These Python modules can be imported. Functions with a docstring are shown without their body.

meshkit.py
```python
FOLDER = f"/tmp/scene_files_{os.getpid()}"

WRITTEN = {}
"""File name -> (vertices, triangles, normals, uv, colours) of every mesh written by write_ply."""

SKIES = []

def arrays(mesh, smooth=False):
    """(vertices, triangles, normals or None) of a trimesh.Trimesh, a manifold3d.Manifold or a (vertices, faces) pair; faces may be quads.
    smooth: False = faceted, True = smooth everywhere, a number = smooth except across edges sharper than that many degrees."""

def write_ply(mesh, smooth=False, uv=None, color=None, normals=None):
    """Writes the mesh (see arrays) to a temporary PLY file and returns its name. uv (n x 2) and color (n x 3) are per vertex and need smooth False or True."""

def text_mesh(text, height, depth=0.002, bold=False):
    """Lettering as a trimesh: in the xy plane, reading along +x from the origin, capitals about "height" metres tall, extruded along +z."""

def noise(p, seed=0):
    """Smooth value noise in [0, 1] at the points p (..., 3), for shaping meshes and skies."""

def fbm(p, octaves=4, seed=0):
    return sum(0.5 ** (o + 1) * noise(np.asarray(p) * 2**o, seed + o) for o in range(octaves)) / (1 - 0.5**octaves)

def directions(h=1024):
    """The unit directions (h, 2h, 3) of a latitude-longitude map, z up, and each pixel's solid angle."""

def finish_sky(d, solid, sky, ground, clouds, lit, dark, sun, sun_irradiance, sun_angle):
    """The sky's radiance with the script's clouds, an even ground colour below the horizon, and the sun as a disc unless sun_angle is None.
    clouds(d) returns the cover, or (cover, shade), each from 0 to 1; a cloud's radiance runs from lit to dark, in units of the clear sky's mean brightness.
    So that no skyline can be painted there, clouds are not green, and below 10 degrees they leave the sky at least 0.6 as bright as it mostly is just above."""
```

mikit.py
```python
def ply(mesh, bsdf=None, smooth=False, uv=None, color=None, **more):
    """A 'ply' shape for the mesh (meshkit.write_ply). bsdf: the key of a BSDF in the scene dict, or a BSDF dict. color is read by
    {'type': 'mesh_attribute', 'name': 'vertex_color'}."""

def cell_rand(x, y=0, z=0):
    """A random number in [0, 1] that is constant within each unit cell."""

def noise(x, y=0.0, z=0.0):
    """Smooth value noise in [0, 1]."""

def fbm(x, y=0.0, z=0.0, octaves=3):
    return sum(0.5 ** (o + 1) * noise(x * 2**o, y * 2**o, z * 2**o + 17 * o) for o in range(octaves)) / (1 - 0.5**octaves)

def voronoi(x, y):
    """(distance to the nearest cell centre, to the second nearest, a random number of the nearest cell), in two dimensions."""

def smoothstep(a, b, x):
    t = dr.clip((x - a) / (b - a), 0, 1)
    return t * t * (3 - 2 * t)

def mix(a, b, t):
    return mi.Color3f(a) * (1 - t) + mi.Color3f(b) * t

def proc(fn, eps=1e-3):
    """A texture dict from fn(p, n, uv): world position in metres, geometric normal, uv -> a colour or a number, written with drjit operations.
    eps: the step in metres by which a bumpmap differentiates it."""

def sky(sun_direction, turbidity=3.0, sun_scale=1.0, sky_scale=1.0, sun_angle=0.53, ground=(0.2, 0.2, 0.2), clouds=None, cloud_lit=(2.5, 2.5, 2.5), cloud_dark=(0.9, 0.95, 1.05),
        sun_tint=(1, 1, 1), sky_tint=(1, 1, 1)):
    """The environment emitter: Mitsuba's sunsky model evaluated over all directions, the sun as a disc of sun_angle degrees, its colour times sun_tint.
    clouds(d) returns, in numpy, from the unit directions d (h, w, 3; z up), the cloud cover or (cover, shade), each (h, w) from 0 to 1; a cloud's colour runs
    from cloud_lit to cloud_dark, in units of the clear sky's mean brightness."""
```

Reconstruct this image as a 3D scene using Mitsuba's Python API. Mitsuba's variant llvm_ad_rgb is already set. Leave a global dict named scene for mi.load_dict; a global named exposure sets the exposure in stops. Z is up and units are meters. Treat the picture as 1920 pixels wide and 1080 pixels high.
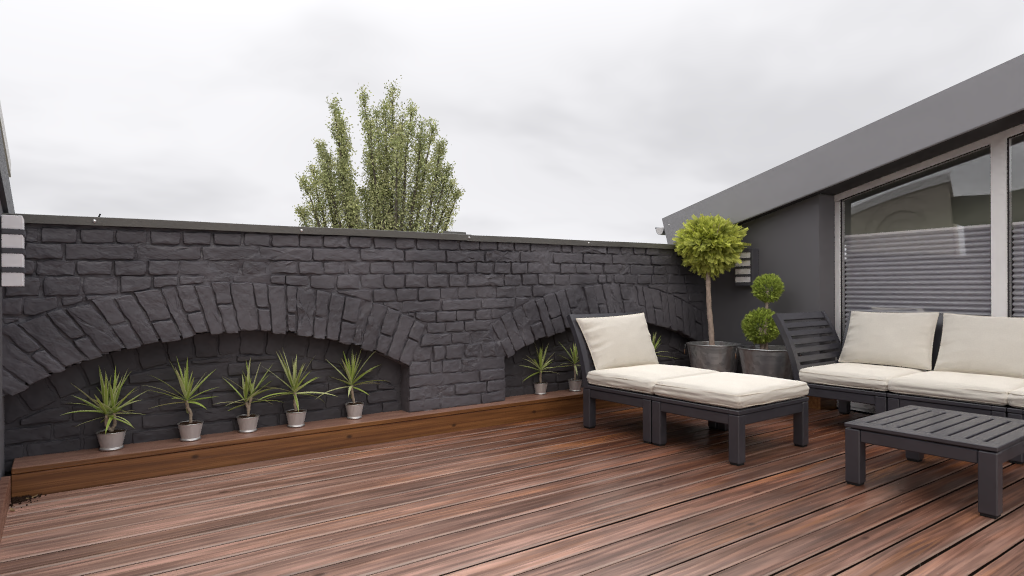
import math, random
import numpy as np, trimesh, mitsuba as mi, drjit as dr
import mikit, meshkit
from mikit import noise, fbm, cell_rand, smoothstep, mix, proc
from shapely.geometry import Polygon, MultiPolygon

# ------------------------------------------------------------------ camera, sky, exposure
T = mi.ScalarTransform4f
scene, labels = {}, {}
EYE = np.array([0.0, 0.0, 1.0])
YAW, PITCH, ROLL = math.radians(54.41), math.radians(0.07), math.radians(-0.15)
_f = np.array([math.cos(YAW) * math.cos(PITCH), math.sin(YAW) * math.cos(PITCH), math.sin(PITCH)])
_r = np.array([math.sin(YAW), -math.cos(YAW), 0.0])
_u = np.cross(_r, _f)
_up = _u * math.cos(ROLL) - _r * math.sin(ROLL)
scene['camera'] = {'type': 'perspective', 'fov': math.degrees(2 * math.atan(960 / 1186.25)), 'fov_axis': 'x',
                   'near_clip': 0.02, 'far_clip': 4000.0,
                   'to_world': T().look_at(origin=EYE.tolist(), target=(EYE + _f).tolist(), up=_up.tolist())}


def cloud_fn(d):
    z = np.clip(d[..., 2], 0, 1)
    p = np.stack([d[..., 0] / (z + 0.22), d[..., 1] / (z + 0.22), z * 0.6], -1)
    big = meshkit.fbm(p * [0.55, 0.55, 1] + 3.1, 3, seed=4)
    mid = meshkit.fbm(p * [1.5, 1.5, 1] + meshkit.fbm(p * 0.8, 2, seed=9)[..., None] * 1.2, 5, seed=11)
    sm = np.clip((mid - 0.40) / 0.28, 0, 1)
    streak = 0.17 * sm * sm * (3 - 2 * sm) + 0.11 * np.clip((big - 0.42) / 0.25, 0, 1)
    g = np.clip((z - 0.22) / 0.75, 0, 1)
    dome = 0.82 * (1 - g * g * (3 - 2 * g))          # an overcast sky brightens towards the zenith
    return np.ones_like(z), np.clip(dome + streak - 0.155, 0, 1)


scene['sky'] = mikit.sky((-0.30, -0.68, 0.67), turbidity=3, sun_scale=0.30, sky_scale=1.0, sun_angle=44, clouds=cloud_fn,
                         cloud_lit=(14.6, 14.5, 14.7), cloud_dark=(6.1, 6.1, 6.35), ground=(0.16, 0.15, 0.14))
exposure = 0.28

# ------------------------------------------------------------------ helpers
rng = np.random.default_rng(7)
random.seed(7)


def numbered(key):
    if key not in scene and key not in labels:
        return key
    i = 1
    while f'{key}_{i:03d}' in scene or f'{key}_{i:03d}' in labels:
        i += 1
    return f'{key}_{i:03d}'


def thing(name, label, cat, group=None):
    k = numbered(name)
    labels[k] = {'label': label, 'category': cat}
    if group:
        labels[k]['group'] = group
    return k


def obj(name, mesh, mat, parent=None, smooth=False, label=None, kind=None, M=None, **kw):
    k = numbered(f'{parent}__{name}' if parent else name)
    if isinstance(mesh, tuple):
        mesh = trimesh.Trimesh(np.asarray(mesh[0], float), tri(mesh[1]), process=False)
    if M is not None:
        mesh = mesh.copy()
        mesh.apply_transform(M)
    scene[k] = mikit.ply(mesh, mat, smooth=smooth, **kw)
    if label or kind:
        labels[k] = {}
        if label:
            labels[k]['label'] = label
        if kind:
            labels[k]['kind'] = kind
    return k


def tri(f):
    f = np.asarray(f, int)
    return np.vstack([f[:, [0, 1, 2]], f[:, [0, 2, 3]]]) if f.shape[1] == 4 else f


def cat(ms):
    v, f, n = [], [], 0
    for m in ms:
        if not isinstance(m, tuple):
            m = (m.vertices, m.faces)
        v.append(np.asarray(m[0], float))
        f.append(tri(m[1]) + n)
        n += len(m[0])
    return trimesh.Trimesh(np.vstack(v), np.vstack(f), process=False)


_CB = None


def box(x0, x1, y0, y1, z0, z1, b=0.003):
    """A box with chamfered edges."""
    global _CB
    b = min(b, 0.45 * min(x1 - x0, y1 - y0, z1 - z0))
    if _CB is None:
        pts = []
        for sx in (-1, 1):
            for sy in (-1, 1):
                for sz in (-1, 1):
                    for k in range(3):
                        pts.append((sx, sy, sz, k))
        P = np.array([[sx * (1 if k == 0 else .9), sy * (1 if k == 1 else .9), sz * (1 if k == 2 else .9)] for sx, sy, sz, k in pts])
        h = trimesh.convex.convex_hull(P)
        idx = [int(np.argmin(np.abs(P - v).sum(1))) for v in h.vertices]
        _CB = (pts, np.array(idx)[h.faces])
    pts, F = _CB
    c = np.array([(x0 + x1) / 2, (y0 + y1) / 2, (z0 + z1) / 2])
    hs = np.array([(x1 - x0) / 2, (y1 - y0) / 2, (z1 - z0) / 2])
    V = np.array([c + np.array([sx, sy, sz]) * (hs - b * np.array([k != 0, k != 1, k != 2])) for sx, sy, sz, k in pts])
    return trimesh.Trimesh(V, F.copy(), process=False)


def roundbox(sx, sy, sz, r, step=0.03):
    """A finely divided box with round edges, centred on the origin."""
    n = [max(4, int(math.ceil(s / step))) for s in (sx, sy, sz)]
    V, F, off = [], [], 0
    hs = np.array([sx, sy, sz]) / 2
    def ticks(k):
        h = hs[k]
        a = np.linspace(-h + r, h - r, n[k])
        e = r * (1 - np.tan(np.linspace(0, np.pi / 4, 5)[1:]))
        return np.concatenate([-h + e[::-1], a, (h - e)]) if False else np.concatenate([np.linspace(-h, -h + r, 5)[:-1], a, np.linspace(h - r, h, 5)[1:]])
    for ax in range(3):
        i, j = (ax + 1) % 3, (ax + 2) % 3
        a, b = np.meshgrid(ticks(i), ticks(j), indexing='ij')
        for s in (-1, 1):
            P = np.zeros(a.shape + (3,))
            P[..., i], P[..., j], P[..., ax] = a, b, s * hs[ax]
            na, nb = a.shape
            q = np.arange(na * nb).reshape(na, nb)
            f = np.stack([q[:-1, :-1], q[1:, :-1], q[1:, 1:], q[:-1, 1:]], -1).reshape(-1, 4)
            if s < 0:
                f = f[:, ::-1]
            V.append(P.reshape(-1, 3)); F.append(f + off); off += na * nb
    V, F = np.vstack(V), tri(np.vstack(F))
    core = np.clip(V, -hs + r, hs - r)
    d = V - core
    L = np.linalg.norm(d, axis=1, keepdims=True)
    V = core + d / np.maximum(L, 1e-9) * r
    m = trimesh.Trimesh(V, F, process=False)
    m.merge_vertices(digits_vertex=6)
    return m


def tube(path, rad, n=8, caps=True):
    path = np.asarray(path, float)
    rad = np.broadcast_to(rad, (len(path),))
    t = np.gradient(path, axis=0)
    t /= np.linalg.norm(t, axis=1, keepdims=True) + 1e-12
    ref = np.array([0.3, 0.2, 0.93]) if abs(t[0, 2]) < 0.8 else np.array([0.9, 0.4, 0.1])
    a = np.cross(t, ref); a /= np.linalg.norm(a, axis=1, keepdims=True) + 1e-12
    b = np.cross(t, a)
    g = np.arange(n) * 2 * np.pi / n
    V = path[:, None] + rad[:, None, None] * (np.cos(g)[None, :, None] * a[:, None] + np.sin(g)[None, :, None] * b[:, None])
    i, j = np.meshgrid(np.arange(len(path) - 1), np.arange(n), indexing='ij')
    F = tri(np.stack([i * n + j, i * n + (j + 1) % n, (i + 1) * n + (j + 1) % n, (i + 1) * n + j], -1).reshape(-1, 4))
    V = V.reshape(-1, 3)
    if caps:
        k = len(V)
        V = np.vstack([V, path[:1], path[-1:]])
        jj = np.arange(n)
        F = np.vstack([F, np.stack([jj * 0 + k, (jj + 1) % n, jj], 1), np.stack([jj * 0 + k + 1, jj + (len(path) - 1) * n, (jj + 1) % n + (len(path) - 1) * n], 1)])
    return trimesh.Trimesh(V, F[:, ::-1], process=False)


def lathe(profile, n=40):
    p = np.asarray(profile, float)
    g = np.arange(n) * 2 * np.pi / n
    V = np.stack([p[:, None, 0] * np.cos(g), p[:, None, 0] * np.sin(g), np.repeat(p[:, 1:2], n, 1)], -1).reshape(-1, 3)
    i, j = np.meshgrid(np.arange(len(p) - 1), np.arange(n), indexing='ij')
    F = tri(np.stack([i * n + j, i * n + (j + 1) % n, (i + 1) * n + (j + 1) % n, (i + 1) * n + j], -1).reshape(-1, 4))
    return trimesh.Trimesh(V, F, process=False)


def prism(poly, axis_map, lo, hi):
    """Polygon extruded; axis_map(a, b, c) -> world point."""
    m = trimesh.creation.extrude_polygon(Polygon(poly), hi - lo, engine='earcut')
    V = m.vertices.copy()
    W = np.array([axis_map(a, b, c + lo) for a, b, c in V])
    m2 = trimesh.Trimesh(W, m.faces.copy(), process=False)
    if m2.volume < 0:
        m2.invert()
    return m2


def shift(x, y, z, rz=0.0):
    M = np.eye(4)
    c, s = math.cos(rz), math.sin(rz)
    M[:2, :2] = [[c, -s], [s, c]]
    M[:3, 3] = x, y, z
    return M


# ------------------------------------------------------------------ materials
def pr(color, rough=0.6, bump=None, bscale=0.001, eps=1e-3, **kw):
    col = color if isinstance(color, dict) else {'type': 'rgb', 'value': list(color)}
    ro = rough if isinstance(rough, dict) else float(rough)
    b = {'type': 'principled', 'base_color': col, 'roughness': ro, **kw}
    if bump is not None:
        b = {'type': 'bumpmap', 'arbitrary': proc(bump, eps), 'scale': bscale, 'bsdf': b}
    return {'type': 'twosided', 'bsdf': b}


def paint_col(p, n, uv):
    v = fbm(p.x * 3.1, p.y * 3 + 5, p.z * 3.3, 3)
    w = fbm(p.x * 40, p.y * 40, p.z * 40, 2)
    c = mix((0.086, 0.083, 0.097), (0.126, 0.121, 0.139), smoothstep(0.3, 0.7, v))
    return c * (0.88 + 0.24 * w)


def rough_bump(p, n, uv):
    return fbm(p.x * 38, p.y * 38, p.z * 38, 3) * 0.75 + fbm(p.x * 150, p.y * 150, p.z * 150, 2) * 0.25


scene['wall_paint'] = pr(proc(paint_col), 0.43, rough_bump, 0.008, eps=2e-3, specular=0.45)
scene['recess_shaded_paint'] = pr(proc(lambda p, n, uv: paint_col(p, n, uv) * 0.62), 0.6, rough_bump, 0.008, eps=2e-3, specular=0.35)  # darker copy of the wall paint, shade of the recess put into the colour


def board(uv):
    """(position along the board, place across it, its own random numbers): uv.x carries 40 m per board."""
    k = dr.floor((uv.x + 5.0) / 40.0)
    return uv.x - 40.0 * k, uv.y, cell_rand(k, 3.0, 7.0) * 37.0, cell_rand(k, 11.0, 2.0)


def deck_col(p, n, uv):
    x, v, seed, tone = board(uv)
    y = v * 0.145 + seed
    wob = (fbm(x * 1.6 + seed, v * 2.0, 3.0, 2) - 0.5) * 0.035
    g1 = fbm(x * 1.9 + seed, (y + wob) * 75, 1.0, 3)
    g2 = noise(x * 8 + seed, (y + wob) * 300, 2.0)
    g3 = fbm(x * 4.5 + seed, (y + wob) * 150, 6.0, 2)
    big = fbm(x * 1.0 + seed * 3, v * 1.3 + seed, 0.0, 3)
    sky_sheen = 1 - smoothstep(0.5, 3.9, p.x + 0.55 * p.y - 0.9 + 1.6 * (fbm(p.x * 0.8, p.y * 0.8, 1.0, 2) - 0.5))
    c = mix((0.070, 0.024, 0.013), (0.165, 0.060, 0.030), smoothstep(0.25, 0.75, g1))
    c = mix(c, (0.30, 0.115, 0.036), smoothstep(0.52, 0.72, big) * smoothstep(0.3, 0.7, g3) * 0.75)            # orange oiled patches
    c = mix(c, (0.15, 0.098, 0.082), smoothstep(0.44, 0.70, fbm(x * 1.6 + seed * 5, v * 2.5 + seed, 2.0, 3)) * 0.42)   # greyed wear
    c = mix(c, (0.72, 0.455, 0.365), sky_sheen * (0.34 + 0.30 * smoothstep(0.3, 0.7, g1)))                            # paler left part of the deck: sky sheen put into the colour
    pat = fbm(x * 3.6 + seed * 2, v * 4.5 + seed, 8.0, 3)
    c = c * (0.76 + 0.46 * smoothstep(0.25, 0.75, pat))
    c = mix(c, (0.045, 0.025, 0.020), smoothstep(0.60, 0.82, fbm(x * 2.4 + seed, (y + wob) * 40, 5.0, 3)) * 0.34)
    kx = x * 0.55 + seed                                                                                       # a knot now and then
    kd = dr.sqrt(dr.square((dr.floor(kx) + 0.3 + 0.4 * cell_rand(dr.floor(kx), 1.0) - kx) / 0.55 * 0.55) + dr.square((v - 0.2 - 0.6 * cell_rand(dr.floor(kx), 5.0)) * 0.145))
    c = mix(c, (0.045, 0.022, 0.016), (1 - smoothstep(0.004, 0.020, kd)) * 0.7 * smoothstep(0.60, 0.61, cell_rand(dr.floor(kx), 9.0, 1.0)))
    c = c * (0.88 + 0.18 * g2) * (0.72 + 0.52 * tone)
    edge = (1 - smoothstep(0.075, 0.115, v)) + smoothstep(0.90, 0.94, v) * 0.45
    c = mix(c, (0.50, 0.365, 0.30), edge * (0.04 + 0.42 * sky_sheen + 0.22 * g1) * (0.45 + 0.9 * noise(x * 2.2 + seed, seed, 3.0)))                                                  # sky highlight painted along the board edges
    c = mix(c, (0.014, 0.009, 0.007), 1 - smoothstep(0.05, 0.40, n.z))                                           # boards much darker down their sides, in the joints
    speck = smoothstep(0.965, 0.99, noise(p.x * 95, p.y * 95, 1.0)) * smoothstep(0.5, 0.8, noise(p.x * 6, p.y * 6, 4.0))
    return mix(c, (0.50, 0.44, 0.40), speck * 0.8)


def deck_rough(p, n, uv):
    x, v, seed, tone = board(uv)
    return 0.17 + 0.22 * fbm(x * 1.2 + seed * 3, v * 3 + seed, 0.0, 3) + 0.08 * noise(x * 3 + seed, v * 14, 1.0)


def deck_bump(p, n, uv):
    return fbm(p.x * 4, p.y * 45, 0.0, 2)


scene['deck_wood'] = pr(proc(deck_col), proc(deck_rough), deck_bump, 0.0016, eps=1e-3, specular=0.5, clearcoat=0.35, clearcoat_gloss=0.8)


def ledge_col(p, n, uv):
    q = p.z * 1.0
    g1 = fbm(p.x * 1.6, p.y * 60, p.z * 60, 3)
    g2 = noise(p.x * 7, p.y * 220, p.z * 220)
    big = fbm(p.x * 1.3 + 9, p.y * 5, p.z * 8, 3)
    c = mix((0.165, 0.066, 0.025), (0.30, 0.130, 0.046), smoothstep(0.25, 0.75, g1))
    c = mix(c, (0.44, 0.20, 0.055), smoothstep(0.5, 0.75, big) * 0.5)
    kx = p.x * 1.1
    knot = dr.sqrt(dr.square((dr.floor(kx) + 0.25 + 0.5 * cell_rand(dr.floor(kx), 1.0) - kx) * 0.7) + dr.square((p.z - 0.04 - 0.05 * cell_rand(dr.floor(kx), 5.0)) * 1.3))
    c = mix(c, (0.035, 0.018, 0.010), (1 - smoothstep(0.004, 0.022, knot)) * 0.85)
    c = mix(c, mix((0.22, 0.11, 0.08), (0.38, 0.22, 0.165), g1), smoothstep(0.6, 0.9, n.z))      # upper face: weathered, with its sheen put into the colour
    return c * (0.7 + 0.4 * g2)


scene['ledge_wood'] = pr(proc(ledge_col), 0.33, lambda p, n, uv: noise(p.x * 5, p.y * 200, p.z * 200), 0.0008, specular=0.5)


def ledge_top_col(p, n, uv):
    g1 = fbm(p.x * 1.6, p.y * 60, p.z * 60, 3)
    g2 = noise(p.x * 7, p.y * 220, p.z * 220)
    c = mix((0.20, 0.095, 0.065), (0.34, 0.185, 0.135), smoothstep(0.25, 0.75, g1))
    return c * (0.75 + 0.35 * g2)


scene['ledge_top_wood'] = pr(proc(ledge_top_col), 0.4, lambda p, n, uv: noise(p.x * 5, p.y * 200, p.z * 200), 0.0008)


def stain_bump(p, n, uv):
    return noise(p.x * 25, p.y * 25, p.z * 60) * 0.4 + noise(p.x * 120, p.y * 120, p.z * 300) * 0.6


scene['dark_stain'] = pr(proc(lambda p, n, uv: mix((0.036, 0.036, 0.045), (0.056, 0.055, 0.068), fbm(p.x * 9, p.y * 9, p.z * 9, 3))), 0.30, stain_bump, 0.0006, specular=0.5, clearcoat=0.9, clearcoat_gloss=0.55)
scene['rubber'] = pr((0.015, 0.015, 0.016), 0.7)


def weave(p, n, uv):
    return noise(p.x * 420, p.y * 420, p.z * 420) * 0.6 + fbm(p.x * 60, p.y * 60, p.z * 60, 2) * 0.4


scene['cream_canvas'] = pr(proc(lambda p, n, uv: mix((0.66, 0.625, 0.56), (0.725, 0.69, 0.625), fbm(p.x * 6, p.y * 6, p.z * 6, 3)) * (0.95 + 0.1 * noise(p.x * 300, p.y * 300, p.z * 300))),
                         0.85, weave, 0.0008, sheen=0.3, specular=0.2)
scene['canvas_piping'] = pr((0.68, 0.625, 0.54), 0.85)


def stucco_bump(p, n, uv):
    return fbm(p.x * 260, p.y * 260, p.z * 260, 2) * 0.7 + fbm(p.x * 80, p.y * 80, p.z * 80, 2) * 0.3


scene['dark_stucco'] = pr(proc(lambda p, n, uv: mix((0.135, 0.132, 0.145), (0.160, 0.156, 0.170), fbm(p.x * 2, p.y * 2, p.z * 2, 3))), 0.75, stucco_bump, 0.004, eps=1e-3)
scene['sheet_metal'] = pr(proc(lambda p, n, uv: mix((0.275, 0.272, 0.287), (0.32, 0.315, 0.332), fbm(p.x * 1.5, p.y * 1.5, p.z * 4, 3))), 0.38, lambda p, n, uv: fbm(p.x * 3, p.y * 3, p.z * 3, 2), 0.003, metallic=0.25)
scene['coping_metal'] = pr(proc(lambda p, n, uv: mix((0.15, 0.15, 0.145), (0.20, 0.198, 0.19), fbm(p.x * 4, p.y * 30, p.z * 9, 3))), 0.42, metallic=0.3)
scene['screw_metal'] = pr((0.75, 0.75, 0.76), 0.3, metallic=0.9)
scene['soffit_black'] = pr((0.018, 0.017, 0.019), 0.6)
scene['white_frame'] = pr((0.90, 0.89, 0.89), 0.3)
scene['gasket'] = pr((0.02, 0.02, 0.022), 0.5)
scene['blind_fabric'] = pr((0.58, 0.578, 0.61), 0.75)
scene['pane_glass'] = {'type': 'thindielectric', 'int_ior': 2.05, 'ext_ior': 1.0}
scene['room_dark'] = pr((0.05, 0.043, 0.042), 0.9)
scene['lamp_white'] = pr((0.95, 0.94, 0.97), 0.3, specular=0.8)
scene['lamp_grey'] = pr((0.085, 0.085, 0.10), 0.45)
scene['pot_metal'] = pr(proc(lambda p, n, uv: mix((0.62, 0.615, 0.62), (0.74, 0.73, 0.735), fbm(p.x * 30, p.y * 30, p.z * 8, 2))), 0.40, metallic=0.45)
scene['pot_rim'] = pr((0.72, 0.71, 0.71), 0.28, metallic=0.9)


def zinc_col(p, n, uv):
    v1, v2, r = mikit.voronoi((p.x + p.y * 0.8) * 60, p.z * 38)
    st = fbm(p.x * 16, p.y * 16, p.z * 2.2, 3)
    c = mix((0.36, 0.37, 0.38), (0.60, 0.61, 0.62), r)
    c = mix(c, (0.30, 0.225, 0.205), smoothstep(0.45, 0.75, st) * 0.7)
    return mix(c, (0.25, 0.265, 0.30), smoothstep(0.5, 0.8, fbm(p.x * 9 + 4, p.y * 9, p.z * 3, 3)) * 0.7)


scene['zinc'] = pr(proc(zinc_col), 0.36, metallic=0.55)
scene['zinc_rim'] = pr((0.55, 0.56, 0.57), 0.33, metallic=0.8)
scene['rust'] = pr((0.25, 0.12, 0.07), 0.7, metallic=0.2)
scene['soil'] = pr(proc(lambda p, n, uv: mix((0.018, 0.011, 0.008), (0.06, 0.036, 0.025), fbm(p.x * 90, p.y * 90, p.z * 90, 3))), 0.95, specular=0.05)
scene['bark_pale'] = pr(proc(lambda p, n, uv: mix((0.26, 0.20, 0.15), (0.55, 0.46, 0.36), fbm(p.x * 60, p.y * 60, p.z * 130, 3))), 0.85, lambda p, n, uv: fbm(p.x * 60, p.y * 60, p.z * 160, 2), 0.003)
scene['bark'] = pr(proc(lambda p, n, uv: mix((0.30, 0.22, 0.175), (0.64, 0.515, 0.44), fbm(p.x * 70, p.y * 70, p.z * 35, 3))), 0.85, lambda p, n, uv: fbm(p.x * 90, p.y * 90, p.z * 40, 3), 0.004)
scene['bark_grey'] = pr((0.10, 0.085, 0.07), 0.9)


def leaf(color, thick=0.35):
    return {'type': 'principledthin', 'base_color': color, 'roughness': 0.5, 'diff_trans': thick, 'spec_trans': 0.0, 'eta': 1.4}


scene['blade_leaf'] = leaf({'type': 'mesh_attribute', 'name': 'vertex_color'}, 0.5)
scene['thuja_leaf'] = leaf({'type': 'mesh_attribute', 'name': 'vertex_color'}, 0.5)
scene['poplar_leaf'] = leaf({'type': 'mesh_attribute', 'name': 'vertex_color'}, 0.6)
scene['dry_leaf_mat'] = leaf({'type': 'rgb', 'value': [0.42, 0.30, 0.17]}, 0.3)
scene['far_ground'] = pr(proc(lambda p, n, uv: mix((0.07, 0.09, 0.04), (0.14, 0.13, 0.11), fbm(p.x * 0.08, p.y * 0.08, 0.0, 3))), 0.95)
scene['concrete'] = pr((0.09, 0.085, 0.08), 0.9)
scene['beige_render'] = pr(proc(lambda p, n, uv: mix((0.36, 0.31, 0.26), (0.52, 0.47, 0.41), fbm(p.x * 1.2, p.y * 1.6, p.z * 0.7, 3))), 0.9)
scene['pale_trim'] = pr((0.72, 0.70, 0.70), 0.7)
scene['roof_tile'] = pr(proc(lambda p, n, uv: mix((0.05, 0.042, 0.042), (0.10, 0.085, 0.08), fbm(p.x * 3, p.y * 3, p.z * 6, 3))), 0.8)

# ------------------------------------------------------------------ setting: ground, slab, deck
g = 1500.0
obj('ground', (np.array([[-g, -g, -9], [g, -g, -9], [g, g, -9], [-g, g, -9.0]]), [[0, 1, 2, 3]]), 'far_ground', kind='structure')
k = thing('terrace_building', 'dark building body that carries the roof terrace', 'building')
obj('wall', box(-6.0, 9.0, -4.0, 4.26, -9.0, -0.075, 0.01), 'concrete', k)

# house wall coordinates: s along the right wall (s=0 at the window jamb, + towards the brick wall), d into the house
TH = math.radians(84.25)
A0 = np.array([5.11, 2.775, 0.0])
DW = np.array([math.cos(TH), math.sin(TH), 0.0])
NW = np.array([DW[1], -DW[0], 0.0])


def H(s, d, z):
    return A0 + DW * s + NW * d + np.array([0, 0, z])


HM = np.eye(4)          # local (s, d, z) -> world; mirrored so flip faces
HM[:3, 0], HM[:3, 1], HM[:3, 3] = DW, NW, A0


def hobj(name, mesh, mat, parent, **kw):
    if isinstance(mesh, tuple):
        mesh = trimesh.Trimesh(np.asarray(mesh[0], float), tri(mesh[1]), process=False)
    mesh = mesh.copy()
    mesh.apply_transform(HM)
    if np.linalg.det(HM[:3, :3]) < 0 and False:
        mesh.invert()
    return obj(name, mesh, mat, parent, **kw)


gaps = [3.857, 3.713, 3.570, 3.425, 3.282, 3.138, 2.985, 2.840, 2.688, 2.545, 2.403, 2.255, 2.098, 1.950, 1.799, 1.659, 1.521, 1.397, 1.270, 1.143]
while gaps[-1] > -3.0:
    gaps.append(gaps[-1] - 0.1385)
labels['deck'] = {'kind': 'structure'}


def plank(y0, y1, x0, x1, i):
    """One deck board along x between y0 < y1, with rounded, slightly wavy top edges."""
    r = np.random.default_rng(1000 + i)
    g = 0.0040 + 0.0026 * r.random()
    nx = 90
    xs = np.linspace(x0, x1, nx)
    prof = [(-1, -0.030, -0.002), (-1, -0.0045, 0), (-1, -0.0042, 0.0003), (-1, -0.0014, 0.0022), (-1, 0.0, 0.0085), (0, 0.0004, 0), (1, 0.0, -0.0085), (1, -0.0014, -0.0022), (1, -0.0042, -0.0003), (1, -0.0045, 0), (1, -0.030, 0.002)]
    w0 = (meshkit.fbm(np.stack([xs * 2.3, xs * 0 + i * 7.7, xs * 0], -1), 3, seed=3) - 0.5) * 0.007
    w1 = (meshkit.fbm(np.stack([xs * 2.3, xs * 0 + i * 9.1, xs * 0 + 4], -1), 3, seed=5) - 0.5) * 0.007
    dz = (r.random() - 0.5) * 0.003 + (meshkit.noise(np.stack([xs * 1.1, xs * 0 + i * 3.3, xs * 0], -1), seed=8) - 0.5) * 0.003
    V = np.zeros((nx, len(prof), 3))
    for j, (side, z, dy) in enumerate(prof):
        V[:, j, 0] = xs
        V[:, j, 2] = z + dz
        if side < 0:
            V[:, j, 1] = y0 + g + w0 + dy
        elif side > 0:
            V[:, j, 1] = y1 - g + w1 + dy
        else:
            V[:, j, 1] = (y0 + y1) / 2
    m = len(prof)
    q = np.arange(nx * m).reshape(nx, m)
    F = np.stack([q[:-1, :-1], q[1:, :-1], q[1:, 1:], q[:-1, 1:]], -1).reshape(-1, 4)
    uvs = np.stack([V[..., 0] + 40.0 * i, np.clip((V[..., 1] - y0) / (y1 - y0), 0, 1)], -1).reshape(-1, 2)
    return trimesh.Trimesh(V.reshape(-1, 3), tri(F), process=False), uvs


for i in range(len(gaps) - 1):
    y1, y0 = gaps[i], gaps[i + 1]
    ymid = (y0 + y1) / 2
    xe = 5.11 + 0.10 * (ymid - 2.775) + (0.12 if ymid < 2.72 else 0.01)
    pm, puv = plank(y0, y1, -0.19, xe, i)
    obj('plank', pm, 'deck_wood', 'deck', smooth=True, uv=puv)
for x in np.arange(-0.1, 5.2, 0.55):
    obj('joist', box(x, x + 0.05, -3, 3.85, -0.072, -0.032, 0.002), 'concrete', 'deck')

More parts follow.
